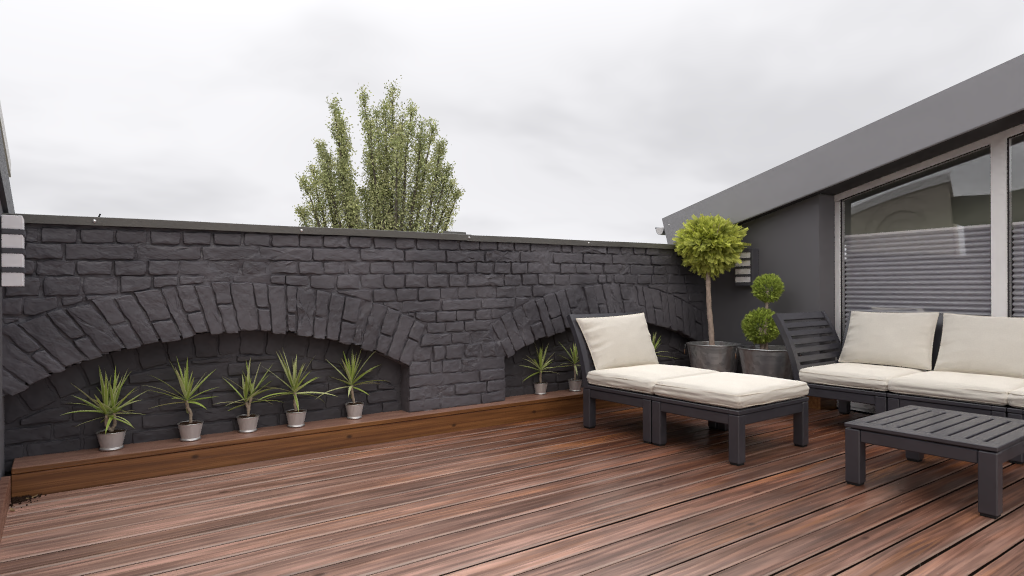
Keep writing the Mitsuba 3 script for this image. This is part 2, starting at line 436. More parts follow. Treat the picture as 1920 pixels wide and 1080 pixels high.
# ------------------------------------------------------------------ brick wall
YW = 3.955
wall = thing('brick_wall', 'charcoal painted brick parapet wall with two blind arches behind the plants', 'wall')
CX = [-0.3, -0.076, 1.96, 3.04, 4.70, 5.4]
RB = [(1.312, 1.316, 1.354, 1.366, 1.384, 1.389), (1.234, 1.238, 1.273, 1.292, 1.304, 1.309), (1.148, 1.152, 1.188, 1.207, 1.214, 1.219), (1.065, 1.069, 1.102, 1.119, 1.129, 1.133),
      (0.963, 0.967, 1.005, 1.027, 1.040, 1.044), (0.867, 0.871, 0.918, 0.935, 0.950, 0.953), (0.785, 0.79, 0.838, 0.855, 0.865, 0.868), (0.70, 0.706, 0.762, 0.772, 0.78, 0.783),
      (0.62, 0.63, 0.684, 0.690, 0.70, 0.70), (0.53, 0.54, 0.597, 0.602, 0.61, 0.61), (0.45, 0.46, 0.495, 0.482, 0.50, 0.50), (0.37, 0.38, 0.402, 0.392, 0.41, 0.41),
      (0.29, 0.30, 0.314, 0.308, 0.32, 0.32), (0.20, 0.21, 0.229, 0.222, 0.23, 0.23), (0.13, 0.13, 0.142, 0.142, 0.14, 0.14)]


def rowz(k, x):
    return float(np.interp(x, CX, RB[k]))


ROWS = {
    1: [(-0.25, -0.15), (-0.138, -0.086), (-0.071, 0.074), (0.088, 0.234), (0.245, 0.39), (0.407, 0.554), (0.565, 0.709), (0.725, 0.875), (0.885, 1.034), (1.047, 1.207), (1.214, 1.354), (1.361, 1.517), (1.534, 1.686), (1.708, 1.849), (1.865, 2.002), (2.024, 2.183), (2.195, 2.356), (2.368, 2.532), (2.54, 2.691), (2.699, 2.848), (2.862, 3.003), (3.014, 3.164), (3.182, 3.33), (3.34, 3.435), (3.455, 3.824), (3.846, 3.989), (4.011, 4.156), (4.174, 4.321), (4.335, 4.494), (4.506, 4.716), (4.734, 4.909), (4.925, 5.07), (5.085, 5.26)],
    2: [(-0.26, -0.15), (-0.138, 0.014), (0.024, 0.331), (0.34, 0.655), (0.665, 0.97), (0.977, 1.289), (1.297, 1.589), (1.609, 1.915), (1.929, 2.245), (2.255, 2.579), (2.59, 2.896), (2.916, 3.237), (3.246, 3.556), (3.572, 3.881), (3.903, 4.077), (4.088, 4.382), (4.398, 4.741), (4.759, 5.042), (5.055, 5.28)],
    3: [(-0.166, -0.103), (-0.092, 0.065), (0.074, 0.229), (0.237, 0.383), (0.395, 0.542), (0.551, 0.697), (0.713, 0.86), (0.879, 1.01), (1.034, 1.201), (1.208, 1.353), (1.365, 1.505), (1.523, 1.67), (1.683, 1.828), (1.845, 1.988), (1.996, 2.159), (2.173, 2.329), (2.348, 2.492), (2.511, 2.65), (2.669, 2.814), (2.831, 2.976), (2.99, 3.141), (3.154, 3.315), (3.326, 3.479), (3.487, 3.642), (3.659, 3.786), (3.807, 3.967), (3.989, 4.121), (4.137, 4.421), (4.429, 4.591), (4.608, 4.766), (4.779, 4.961), (4.977, 5.15)],
    4: [(-0.214, -0.078), (-0.064, 0.087), (0.103, 0.255), (0.267, 0.408), (0.418, 0.538), (0.547, 0.674), (0.683, 0.816), (0.825, 0.995), (1.036, 1.122), (1.128, 1.267), (1.281, 1.437), (1.451, 1.598), (1.613, 1.761), (1.776, 1.92), (1.934, 2.081), (2.102, 2.255), (2.278, 2.415), (2.428, 2.756), (2.767, 2.919), (2.933, 3.078), (3.091, 3.251), (3.262, 3.415), (3.425, 3.734), (3.744, 3.824), (3.838, 3.902), (3.923, 4.065), (4.076, 4.2), (4.223, 4.386), (4.409, 4.628), (4.64, 4.856), (4.869, 5.122)],
    5: [(-0.234, -0.149), (-0.142, -0.006), (0.009, 0.102), (0.11, 0.203), (1.455, 1.685), (1.697, 1.851), (1.867, 2.019), (2.032, 2.201), (2.208, 2.34), (2.352, 2.507), (2.52, 2.666), (2.69, 2.856), (2.868, 3.019), (3.037, 3.153), (4.362, 4.615), (4.627, 4.882), (4.895, 5.149)],
    6: [(-0.228, -0.163), (-0.156, -0.068), (1.773, 1.897), (1.91, 2.208), (2.222, 2.538), (2.554, 2.855), (2.867, 3.019), (4.702, 4.907), (4.923, 5.149)],
    7: [(1.957, 2.0), (2.011, 2.165), (2.172, 2.332), (2.342, 2.491), (2.504, 2.636), (2.649, 2.78), (4.881, 5.148)],
    8: [(2.101, 2.236), (2.251, 2.399), (2.411, 2.641)],
    9: [(2.045, 2.295), (2.302, 2.452), (2.463, 2.697)],
    10: [(1.997, 2.136), (2.15, 2.233), (2.25, 2.391), (2.406, 2.537), (2.55, 2.697)],
    11: [(1.963, 2.114), (2.128, 2.207), (2.221, 2.361), (2.376, 2.521), (2.537, 2.762)],
    12: [(1.963, 2.214), (2.228, 2.521), (2.534, 2.762)],
    13: [(1.962, 2.135), (2.149, 2.308), (2.323, 2.592), (2.599, 2.762)],
    14: [(1.962, 2.199), (2.213, 2.544), (2.552, 2.761)]}
ROUGH = {(1, 24), (2, 10), (3, 7 + 1), (3, 26), (4, 17), (9, 2), (10, 0), (10, 3), (10, 4), (11, 3), (13, 1)}
# the two arches: (inner circle, outer circle) in the plane of the wall, and their ends
ARCHES = [dict(ci=(0.854, -1.498, 2.254), co=(0.857, -1.749, 2.787), x0=-0.30, x1=1.962, n=27, e0=-0.56, e1=2.10, pat='SLLSLSLSLSRSLSLSLSRSLSRRSLS'),
          dict(ci=(3.935, -2.10, 2.83), co=(3.908, -1.728, 2.772), x0=2.762, x1=5.25, n=25, e0=2.625, e1=5.22, pat='SLRSLSLSRLSLRSRSLSLLSLLSL')]


def circ_z(c, x):
    return c[1] + math.sqrt(max(c[2] ** 2 - (x - c[0]) ** 2, 0))


def arch_polys(a):
    n = 60
    xo = np.linspace(a['e0'], a['e1'], n)
    xi = np.linspace(a['x1'], a['x0'], n)
    ring = Polygon([(x, circ_z(a['co'], x)) for x in xo] + [(x, circ_z(a['ci'], x)) for x in xi]).buffer(0)
    op = Polygon([(x, circ_z(a['ci'], x)) for x in xi[::-1]] + [(a['x1'], -0.05), (a['x0'], -0.05)]).buffer(0)
    return ring, op


RINGS, OPENS = zip(*[arch_polys(a) for a in ARCHES])
ROCK = RINGS[0].union(RINGS[1]).buffer(0.007).union(OPENS[0].buffer(0.001)).union(OPENS[1].buffer(0.001))


def outline(poly, step=0.028):
    c = np.array(poly.exterior.coords)[:-1]
    if Polygon(c).exterior.is_ccw is False:
        c = c[::-1]
    out = []
    for a, b in zip(c, np.roll(c, -1, 0)):
        L = np.linalg.norm(b - a)
        m = max(1, int(round(L / step)))
        out += [a + (b - a) * t for t in np.arange(m) / m]
    return np.array(out)


def brick_mesh(poly, yface, seed, rough=0.0, back=0.03, depth=0.016, proud=0.0):
    """One hand-made brick face in the x-z plane, looking towards -y: irregular outline, rounded arrises, uneven face."""
    r = np.random.default_rng(seed)
    o = outline(poly)
    o = o + (r.random(o.shape) - 0.5) * (0.0085 + 0.008 * rough)
    # round the corners a little
    o = 0.86 * o + 0.07 * np.roll(o, 1, 0) + 0.07 * np.roll(o, -1, 0)
    c = o.mean(0)
    n = len(o)
    def inset(d):
        v = c - o
        L = np.linalg.norm(v, axis=1, keepdims=True)
        return o + v * np.minimum(0.6, d / L)
    size = np.sqrt(poly.area)
    tilt = (r.random(2) - 0.5) * 0.08
    off = (r.random() - 0.5) * (0.011 + 0.008 * rough) - proud
    def face(pts, extra, amp):
        y = yface + off + extra + (pts - c) @ tilt
        nz = meshkit.fbm(np.stack([pts[:, 0] * 26, pts[:, 1] * 26, np.full(len(pts), seed * 0.37)], -1), 3, seed=2) - 0.5
        return np.stack([pts[:, 0], y + nz * amp, pts[:, 1]], 1)
    amp = 0.0065 + 0.020 * rough
    rings = [np.stack([o[:, 0], np.full(n, yface + back), o[:, 1]], 1), face(o, depth * 0.45, 0.004), face(inset(0.0022), depth * 0.12, 0.006),
             face(inset(0.0055), 0.0, amp), face(inset(size * 0.20), -0.0012, amp * 1.3), face(inset(size * 0.36), -0.001, amp * 1.3)]
    V = np.vstack(rings + [face(c[None], -0.001, amp)])
    F = []
    j = np.arange(n)
    for k in range(len(rings) - 1):
        F.append(np.stack([k * n + j, k * n + (j + 1) % n, (k + 1) * n + (j + 1) % n, (k + 1) * n + j], 1))
    F = [tri(np.vstack(F))]
    m = len(rings) - 1
    F.append(np.stack([m * n + j, m * n + (j + 1) % n, j * 0 + len(V) - 1], 1))
    return trimesh.Trimesh(V, np.vstack(F), process=False)


def add_brick(poly, seed, name='brick', y=YW, mat='wall_paint', rough=0.0, **kw):
    if poly.is_empty:
        return
    if isinstance(poly, MultiPolygon) or poly.geom_type == 'GeometryCollection':
        poly = max((q for q in poly.geoms if q.geom_type == 'Polygon'), key=lambda q: q.area, default=None)
    if poly is None or poly.area < 0.0009:
        return
    poly = poly.simplify(0.003)
    obj(name, brick_mesh(poly, y, seed, rough, **kw), mat, wall, smooth=26)


seed = 0
for k, row in ROWS.items():
    for i, (xa, xb) in enumerate(row):
        seed += 1
        r = np.random.default_rng(seed)
        j1, j2 = 0.003 + 0.002 * r.random(), 0.003 + 0.004 * r.random()
        P = Polygon([(xa, rowz(k, xa) + j2), (xb, rowz(k, xb) + j2), (xb, rowz(k - 1, xb) - j1), (xa, rowz(k - 1, xa) - j1)])
        P = P.difference(ROCK)
        if P.is_empty:
            continue
        add_brick(P, seed, rough=1.0 if (k, i) in ROUGH else (0.35 if r.random() < 0.2 else 0.05))

for ai, a in enumerate(ARCHES):
    r = np.random.default_rng(50 + ai)
    to = np.linspace(a['e0'], a['e1'], a['n'] + 1)
    ti = np.linspace(a['x0'], a['x1'], a['n'] + 1)
    jit = (r.random(a['n'] + 1) - 0.5) * 0.036
    to, ti = to + jit, ti + jit * 0.8
    for i in range(a['n']):
        def pt(x_o, x_i, t):   # t: 0 intrados, 1 extrados
            po, pi_ = np.array([x_o, circ_z(a['co'], x_o)]), np.array([x_i, circ_z(a['ci'], x_i)])
            return pi_ + (po - pi_) * t
        g0 = 0.0045
        kind = a['pat'][i % len(a['pat'])]
        lo, hi = -0.02 + 0.09 * (r.random() - 0.5), 0.965 + 0.06 * r.random()
        spans = [(lo, hi)] if kind != 'S' else [(lo, (sp := 0.36 + 0.24 * r.random()) - 0.016), (sp + 0.016, hi)]
        for lo_, hi_ in spans:
            seed += 1
            dxl, dxr = g0 * (0.6 + r.random()), g0 * (0.6 + r.random())
            P = Polygon([pt(to[i] + dxl, ti[i] + dxl, lo_), pt(to[i + 1] - dxr, ti[i + 1] - dxr, lo_), pt(to[i + 1] - dxr, ti[i + 1] - dxr, hi_), pt(to[i] + dxl, ti[i] + dxl, hi_)])
            if P.is_valid and P.area > 0.002:
                add_brick(P, seed, rough=0.9 if kind == 'R' else 0.12, proud=-0.008 if kind == 'R' else 0.006)

# lumpy painted mortar between the bricks, with the arch openings left free
xs, zs = np.arange(-0.30, 5.401, 0.0135), np.arange(0.0, 1.372, 0.0135)
gx, gz = np.meshgrid(xs, zs, indexing='ij')
from shapely import contains_xy
P3 = np.stack([gx * 16, gz * 16, gx * 0], -1)
gy = YW + 0.0145 - (meshkit.fbm(P3, 4, seed=21) - 0.5) * 0.030 - 0.013 * np.clip((meshkit.fbm(np.stack([gx * 3.2, gz * 3.2, gx * 0 + 8], -1), 3, seed=31) - 0.55) / 0.2, 0, 1)
for cx_, cz_, rx_, rz_, am in [(2.60, 0.55, 0.16, 0.09, 0.014), (2.05, 0.545, 0.07, 0.05, 0.010), (2.47, 0.43, 0.10, 0.05, 0.012), (1.35, 0.86, 0.13, 0.12, 0.007), (3.02, 0.78, 0.10, 0.09, 0.010), (4.05, 0.86, 0.35, 0.12, 0.008)]:
    gy = gy - am * np.exp(-((gx - cx_) / rx_) ** 2 - ((gz - cz_) / rz_) ** 2)
V = np.stack([gx, gy, gz], -1).reshape(-1, 3)
q = np.arange(len(V)).reshape(gx.shape)
F = np.stack([q[:-1, :-1], q[1:, :-1], q[1:, 1:], q[:-1, 1:]], -1).reshape(-1, 4)
cen = V[F].mean(1)
inside = contains_xy(OPENS[0].buffer(0.004), cen[:, 0], cen[:, 2]) | contains_xy(OPENS[1].buffer(0.004), cen[:, 0], cen[:, 2])
obj('mortar', (V, F[~inside]), 'wall_paint', wall, smooth=True)

# soffits and jambs of the two recesses
YB = 4.085
for ai, a in enumerate(ARCHES):
    pts = [(a['x0'], 0.0)] + [(x, circ_z(a['ci'], x)) for x in np.linspace(a['x0'], a['x1'], 90)] + [(a['x1'], z) for z in np.linspace(circ_z(a['ci'], a['x1']), 0.0, 14)[1:]]
    pts = np.array(pts)
    ys = np.linspace(YW + 0.012, YB + 0.02, 8)
    V = np.array([[[x, y, z] for y in ys] for x, z in pts])
    nn = (meshkit.fbm(V * 18, 3, seed=41) - 0.5) * 0.016
    V[..., 2] += nn; V[..., 0] += nn * 0.5
    q = np.arange(len(pts) * 8).reshape(-1, 8)
    obj('reveal', (V.reshape(-1, 3), np.stack([q[:-1, :-1], q[1:, :-1], q[1:, 1:], q[:-1, 1:]], -1).reshape(-1, 4)), 'wall_paint', wall, smooth=True)
    # back of the recess with an inner ring of headers and courses of stretchers
    xs, zs = np.arange(a['x0'] - 0.02, a['x1'] + 0.03, 0.018), np.arange(0.08, 0.86, 0.018)
    gx, gz = np.meshgrid(xs, zs, indexing='ij')
    gy = YB + 0.010 - (meshkit.fbm(np.stack([gx * 16, gz * 16, gx * 0], -1), 3, seed=61) - 0.5) * 0.018
    q = np.arange(gx.size).reshape(gx.shape)
    obj('recess_back', (np.stack([gx, gy, gz], -1).reshape(-1, 3), np.stack([q[:-1, :-1], q[1:, :-1], q[1:, 1:], q[:-1, 1:]], -1).reshape(-1, 4)), 'recess_shaded_paint', wall, smooth=True)
    ci = a['ci']
    RI = ci[2] - 0.155
    r = np.random.default_rng(80 + ai)
    t0, t1 = math.asin((a['x0'] - ci[0]) / ci[2]), math.asin((a['x1'] - ci[0]) / ci[2])
    nh = 17
    th = np.linspace(t0, t1, nh + 1) + (r.random(nh + 1) - 0.5) * 0.012
    for i in range(nh):
        seed += 1
        def pc(t, R):
            return (ci[0] + R * math.sin(t), ci[1] + R * math.cos(t))
        P = Polygon([pc(th[i] + .003, RI + 0.006), pc(th[i + 1] - .003, RI + 0.006), pc(th[i + 1] - .003, ci[2] + 0.03), pc(th[i] + .003, ci[2] + 0.03)])
        add_brick(P, seed, 'recess_brick', YB, 'recess_shaded_paint', 0.1, proud=0.0)
    under = Polygon([pc(t, RI - 0.004) for t in np.linspace(t0 - 0.02, t1 + 0.02, 40)] + [(a['x1'] + 0.01, 0.1), (a['x0'] - 0.01, 0.1)]).buffer(0)
    for k in range(6):
        z0, z1 = 0.135 + k * 0.086, 0.135 + (k + 1) * 0.086 - 0.012
        x = a['x0'] + (0.02 if k % 2 else -0.10)
        while x < a['x1']:
            seed += 1
            w = 0.252 * (0.85 + 0.3 * r.random()) * (0.5 if r.random() < 0.22 else 1)
            P = Polygon([(x, z0), (x + w - 0.011, z0), (x + w - 0.011, z1), (x, z1)]).intersection(under)
            x += w
            if not P.is_empty:
                add_brick(P, seed, 'recess_brick', YB, 'recess_shaded_paint', 0.25 if r.random() < 0.3 else 0.05)
obj('core', box(-0.6, 5.6, YB + 0.03, 4.25, -0.05, 1.33, 0.004), 'concrete', wall)


def cop_z(x):
    return 1.3735 + 0.0083 * x


def coping(x0, x1, dz=0.0):
    prof = [(3.928, -0.044), (3.924, -0.002), (3.928, 0.0), (4.28, 0.012), (4.285, 0.008), (4.285, -0.04), (4.281, -0.04), (4.281, 0.006), (3.932, -0.006), (3.932, -0.044)]
    xs = np.linspace(x0, x1, 24)
    V = np.array([[[x, y, cop_z(x) + z + dz + 0.0012 * math.sin(x * 5.1 + y * 3)] for y, z in prof] for x in xs])
    m = len(prof)
    q = np.arange(len(xs) * m).reshape(len(xs), m)
    F = np.stack([q[:-1], np.roll(q, -1, 1)[:-1], np.roll(q, -1, 1)[1:], q[1:]], -1).reshape(-1, 4)
    return V.reshape(-1, 3), F[:, ::-1]


c1 = obj('coping', coping(-0.6, 2.445, 0.004), 'coping_metal', wall)
c2 = obj('coping', coping(2.41, 5.45), 'coping_metal', wall)
for x, par, z in ((0.149, c1, 1.362), (1.215, c1, 1.368), (2.427, c1, 1.379), (3.598, c2, 1.386), (4.75, c2, 1.394)):
    s = lathe([(0.0, 0.006), (0.005, 0.0055), (0.0085, 0.003), (0.0095, 0.0)], 14)
    Mx = np.eye(4); Mx[:3, :3] = [[1, 0, 0], [0, 0, -1], [0, 1, 0]]; Mx[:3, 3] = x, 3.9245, z - 0.006
    obj('screw', s, 'screw_metal', par, smooth=40, M=Mx)
obj('upstand', box(2.25, 2.44, 3.99, 3.994, 1.38, 1.418, 0.001), 'coping_metal', c1)
obj('peg', tube([(0.165, 3.95, 1.372), (0.176, 3.95, 1.398)], 0.004, 6), 'gasket', c1)

# ------------------------------------------------------------------ timber ledge along the foot of the wall
ledge = thing('timber_ledge', 'reddish brown timber ledge running along the foot of the brick wall', 'ledge')
for xa, xb in ((-0.188, 5.10),):
    obj('front_board', box(xa, xb, 3.862, 3.885, -0.02, 0.1125, 0.002), 'ledge_wood', ledge)
    obj('top_board', box(xa, xb, 3.857, 4.10, 0.116, 0.146, 0.004), 'ledge_wood', ledge)

# ------------------------------------------------------------------ left house: wall, skirting, verge board
lh = thing('house', 'dark rendered house wall with sloping verge board at the left edge', 'house')
slope = 0.233


def lz(y):
    return 1.646 - slope * (y - 3.72)


obj('wall', prism([(-3.2, -0.05), (4.3, -0.05), (4.3, lz(4.3) - 0.17), (-3.2, lz(-3.2) - 0.17)], lambda a, b, c: (c, a, b), -0.45, -0.226), 'dark_stucco', lh)
obj('skirting', box(-0.226, -0.19, -3.0, 3.86, -0.02, 0.112, 0.002), 'ledge_top_wood', lh)
obj('verge_board', prism([(-3.2, lz(-3.2) - 0.185), (4.75, lz(4.75) - 0.185), (4.75, lz(4.75)), (-3.2, lz(-3.2))], lambda a, b, c: (c, a, b), -0.25, -0.205), 'lamp_grey', lh)
obj('roof', prism([(-3.2, lz(-3.2) - 0.02), (4.9, lz(4.9) - 0.02), (4.9, lz(4.9) - 0.12), (-3.2, lz(-3.2) - 0.12)], lambda a, b, c: (c, a, b), -5.0, -0.25), 'sheet_metal', lh)

# ------------------------------------------------------------------ right house
house = thing('house', 'dark grey rendered house with broad sloping metal verge and white framed window', 'house')


def zu(s):
    return 1.773 - 0.2285 * s


def hprism(poly, d0, d1):
    return prism(poly, lambda a, b, c: H(a, c, b), d0, d1)


WD = 0.215     # depth of the window plane
obj('wall', hprism([(0.0, -0.05), (1.75, -0.05), (1.75, zu(1.75)), (0.0, zu(0.0))], 0.0, 0.30), 'dark_stucco', house)
obj('lintel', hprism([(0.0, zu(0) + 0.008), (0.0, zu(0) + 0.16), (-6.0, zu(-6) + 0.16), (-6.0, zu(-6) + 0.008)], -0.002, 0.30), 'soffit_black', house)
obj('soffit', hprism([(1.75, zu(1.75)), (1.75, zu(1.75) + 0.03), (-6.0, zu(-6) + 0.03), (-6.0, zu(-6))], -0.118, -0.004), 'soffit_black', house)


def zt(s):
    return 2.113 - 0.2227 * s


obj('verge_board', hprism([(1.705, 1.733), (1.60, 1.395), (-6.0, zu(-6) - 0.004), (-6.0, zt(-6))], -0.135, -0.119), 'sheet_metal', house)
obj('verge_drip', hprism([(1.60, 1.400), (1.60, 1.412), (-6.0, zu(-6) + 0.012), (-6.0, zu(-6))], -0.140, -0.1352), 'sheet_metal', house)
s0 = lathe([(0.0, 0.006), (0.005, 0.0055), (0.0085, 0.003), (0.0095, 0.0)], 14)
Ms = np.eye(4); Ms[:3, 0] = DW; Ms[:3, 1] = [0, 0, 1]; Ms[:3, 2] = -NW; Ms[:3, 3] = H(1.60, -0.1355, 1.655)
obj('screw', s0, 'screw_metal', house, smooth=40, M=Ms)
obj('roof', hprism([(1.69, zt(1.69) - 0.01), (1.69, zt(1.69) - 0.06), (-6.0, zt(-6) - 0.06), (-6.0, zt(-6) - 0.01)], -0.1185, 6.0), 'sheet_metal', house)
obj('skirting', hprism([(0.001, -0.02), (1.17, -0.02), (1.17, 0.112), (0.001, 0.112)], -0.024, -0.0015), 'ledge_wood', house)
obj('skirting', hprism([(-0.024, -0.02), (-0.0015, -0.02), (-0.0015, 0.112), (-0.024, 0.112)], -0.024, WD - 0.02), 'ledge_wood', house)
# half round gutter whose end shows past the verge
ga = np.linspace(-np.pi, 0.0, 15)
gp = [(1.775 + 0.062 * math.cos(t), 1.645 + 0.062 * math.sin(t) * 1.25) for t in ga] + [(1.775 + 0.058 * math.cos(t), 1.645 + 0.058 * math.sin(t) * 1.25) for t in ga[::-1]]
gt = obj('gutter', hprism(gp, -0.10, 5.5), 'zinc', house)
obj('end_cap', hprism([(1.775 + 0.0575 * math.cos(t), 1.644 + 0.0575 * math.sin(t) * 1.25) for t in ga], -0.099, -0.095), 'pale_trim', gt)
obj('bead', tube([H(1.838, -0.10, 1.646), H(1.838, 5.5, 1.646)], 0.008, 8), 'lamp_grey', gt, smooth=True)

win = obj('window', hprism([(0.0, 0.0), (0.0, 0.015), (-6, 0.015), (-6, 0.0)], WD - 0.012, WD + 0.06), 'white_frame', house)   # threshold


def ft(s):
    return zu(s) + 0.006


def wbox(s0_, s1_, z0_, z1_, d0_, d1_, mat='white_frame', name='frame'):
    m = box(s0_, s1_, d0_, d1_, z0_, z1_, 0.004)
    m.apply_transform(HM)
    if m.volume < 0:
        m.invert()
    return obj(name, m, mat, win)


wbox(-0.050, -0.0005, 0.0152, ft(0) - 0.055, WD - 0.01, WD + 0.06)
obj('frame', hprism([(-0.0005, ft(0)), (-0.0005, ft(0) - 0.052), (-6, ft(-6) - 0.052), (-6, ft(-6))], WD - 0.0105, WD + 0.06), 'white_frame', win)
for sm in (-1.236, -2.43, -3.62):
    obj('mullion', hprism([(sm, 0.0152), (sm + 0.090, 0.0152), (sm + 0.090, ft(sm + 0.09) - 0.0525), (sm, ft(sm) - 0.0525)], WD - 0.016, WD + 0.06), 'white_frame', win)
PANES = [(-1.146, -0.050), (-2.34, -1.236), (-3.53, -2.43)]
for a_, b_ in PANES:
    obj('sill_rail', hprism([(a_, 0.024), (b_, 0.024), (b_, 0.062), (a_, 0.062)], WD - 0.009, WD + 0.05), 'white_frame', win)
    # black gasket round the glass
    w = 0.007
    po = [(a_ + .0004, 0.063), (b_ - .0004, 0.063), (b_ - .0004, ft(b_) - 0.053), (a_ + .0004, ft(a_) - 0.053)]
    pin = [(a_ + w, 0.063 + w), (b_ - w, 0.063 + w), (b_ - w, ft(b_) - 0.053 - w), (a_ + w, ft(a_) - 0.053 - w)]
    gm = trimesh.creation.extrude_polygon(Polygon(po, [pin]), 0.012, engine='earcut')
    W_ = np.array([H(p_[0], WD - 0.002 + p_[2], p_[1]) for p_ in gm.vertices])
    gm = trimesh.Trimesh(W_, gm.faces.copy(), process=False)
    if gm.volume < 0: gm.invert()
    obj('gasket', gm, 'gasket', win)
    # the pane, slightly wavy like real insulated glass
    nu, nv = 28, 40
    uu, vv = np.meshgrid(np.linspace(0, 1, nu), np.linspace(0, 1, nv), indexing='ij')
    ss = a_ + (b_ - a_) * uu
    zz = 0.066 + (np.vectorize(ft)(ss) - 0.056 - 0.066) * vv
    bow = 0.0035 * np.sin(np.pi * uu) * np.sin(np.pi * vv) + 0.0004 * (meshkit.noise(np.stack([ss * 2.2, zz * 2.2, ss * 0], -1), seed=77) - 0.5)
    V = (A0 + ss[..., None] * DW + (WD + 0.006 + bow)[..., None] * NW + zz[..., None] * np.array([0, 0, 1.0])).reshape(-1, 3)
    q = np.arange(nu * nv).reshape(nu, nv)
    F = np.stack([q[:-1, :-1], q[1:, :-1], q[1:, 1:], q[:-1, 1:]], -1).reshape(-1, 4)[:, ::-1]
    obj('pane', (V, F), 'pane_glass', win, smooth=True)
# dim room behind
obj('room', cat([hprism([(1.6, -0.06), (-5.9, -0.06), (-5.9, -0.03), (1.6, -0.03)], 0.31, 4.0), hprism([(1.6, -0.03), (-5.9, -0.03), (-5.9, 3.2), (1.6, 1.35)], 4.0, 4.1),
                 hprism([(1.6, -0.03), (1.6, 1.36), (1.55, 1.36), (1.55, -0.03)], 0.31, 4.0), hprism([(-5.9, -0.03), (-5.9, 3.1), (-5.85, 3.1), (-5.85, -0.03)], 0.0, 4.0)]), 'room_dark', house)

# pleated blinds
BN = {0: 'grey pleated blind behind the left window pane above the sofa', 1: 'grey pleated blind right of the white window mullion', 2: 'grey pleated blind in the pane nearest the camera'}
for bi, (a_, b_) in enumerate(PANES[:2]):
    bl = thing('pleated_blind', BN[bi], 'blind', 'pleated blinds behind the window panes')
    sa, sb = a_ + 0.016, b_ - 0.016
    m = box(sa, sb, WD + 0.022, WD + 0.048, 1.417, 1.439, 0.004); m.apply_transform(HM)
    if m.volume < 0: m.invert()
    obj('rail', m, 'white_frame', bl)
    pitch = 0.0379
    z = 1.416
    while z > 0.09:
        r = np.random.default_rng(int(z * 1000) + bi)
        dz = 0.0
        A = [(WD + 0.020, z), (WD + 0.062, z - 0.015 + dz), (WD + 0.020, z - pitch)]
        V = np.array([H(s_, d_, z_) for s_ in (sa, sb) for d_, z_ in A])
        obj('pleat', (V, [[0, 1, 4, 3], [1, 2, 5, 4]]), 'blind_fabric', bl)
        z -= pitch


# ------------------------------------------------------------------ wall lamps
def lamp(name_label, M, wx, dy, h, mirror=False):
    """Local: x along the wall, y out of the wall (0 = wall), z up from the lamp's foot."""
    k = thing('wall_lamp', name_label, 'lamp', None)
    def add(n, m, mat, **kw):
        m = m.copy(); m.apply_transform(M)
        if m.volume < 0: m.invert()
        obj(n, m, mat, k, **kw)
    add('back_plate', box(0.0, wx, 0.0, 0.022, 0.0, h, 0.003), 'lamp_grey')
    add('housing', box(wx - 0.030, wx, 0.0222, dy * 0.97, 0.0, h, 0.003) if not mirror else box(0.02, wx - 0.02, 0.0222, 0.03, 0.004, h - 0.004, 0.003), 'lamp_grey')
    x1 = wx - 0.0302 if not mirror else wx - 0.004
    n = 4
    foot, top = (0.032, 0.030) if not mirror else (0.004, 0.0)
    ph = (h - foot - top - 3 * 0.022) / n
    z = foot
    for i in range(n):
        add('diffuser', box(0.004, x1, 0.0305 if mirror else 0.0225, dy - 0.006, z + 0.0004, z + ph - 0.0004, 0.0015), 'lamp_white')
        if i < n - 1:
            add('bar', box(0.0, x1 + (0.003 if mirror else -0.0004), 0.0302 if mirror else 0.0223, dy, z + ph, z + ph + 0.022, 0.002), 'lamp_grey')
        z += ph + 0.022
    if not mirror:
        add('cap', box(0.0, x1 - 0.0003, 0.0224, dy - 0.001, 0.0, foot - 0.0004, 0.002), 'lamp_grey')
        add('cap', box(0.0, x1 - 0.0003, 0.0224, dy - 0.001, h - top + 0.0004, h, 0.002), 'lamp_grey')
    return k


Ml = np.eye(4); Ml[:3, 0] = -DW; Ml[:3, 1] = -NW; Ml[:3, 2] = [0, 0, 1]; Ml[:3, 3] = H(0.800, -0.001, 1.022)
lamp('white wall lamp with dark bars on the grey house wall behind the topiary', Ml, 0.205, 0.085, 0.335)
Ml = np.eye(4); Ml[:3, 0] = [0, -1, 0]; Ml[:3, 1] = [1, 0, 0]; Ml[:3, 2] = [0, 0, 1]; Ml[:3, 3] = [-0.226, 3.56, 1.012]
lamp('white wall lamp with grey bars at the left edge above the arch', Ml, 0.19, 0.106, 0.302, mirror=True)

# ------------------------------------------------------------------ furniture
FA = math.radians(1.35)
FU = np.array([math.cos(FA), math.sin(FA), 0.0])      # across (towards the house)
FV = np.array([math.sin(FA), -math.cos(FA), 0.0])     # along the daybed, away from the brick wall
STAIN = 'dark_stain'


def fmat(o, ex, ey):
    M = np.eye(4)
    M[:3, 0], M[:3, 1], M[:3, 3] = ex, ey, o
    return M


def fadd(name, m, parent, M, mat=STAIN, **kw):
    m = m.copy(); m.apply_transform(M)
    if m.volume < 0:
        m.invert()
    return obj(name, m, mat, parent, **kw)


def leg_mesh(x, y, w, h):
    return box(x, x + w, y, y + w, 0.012, h, 0.005)


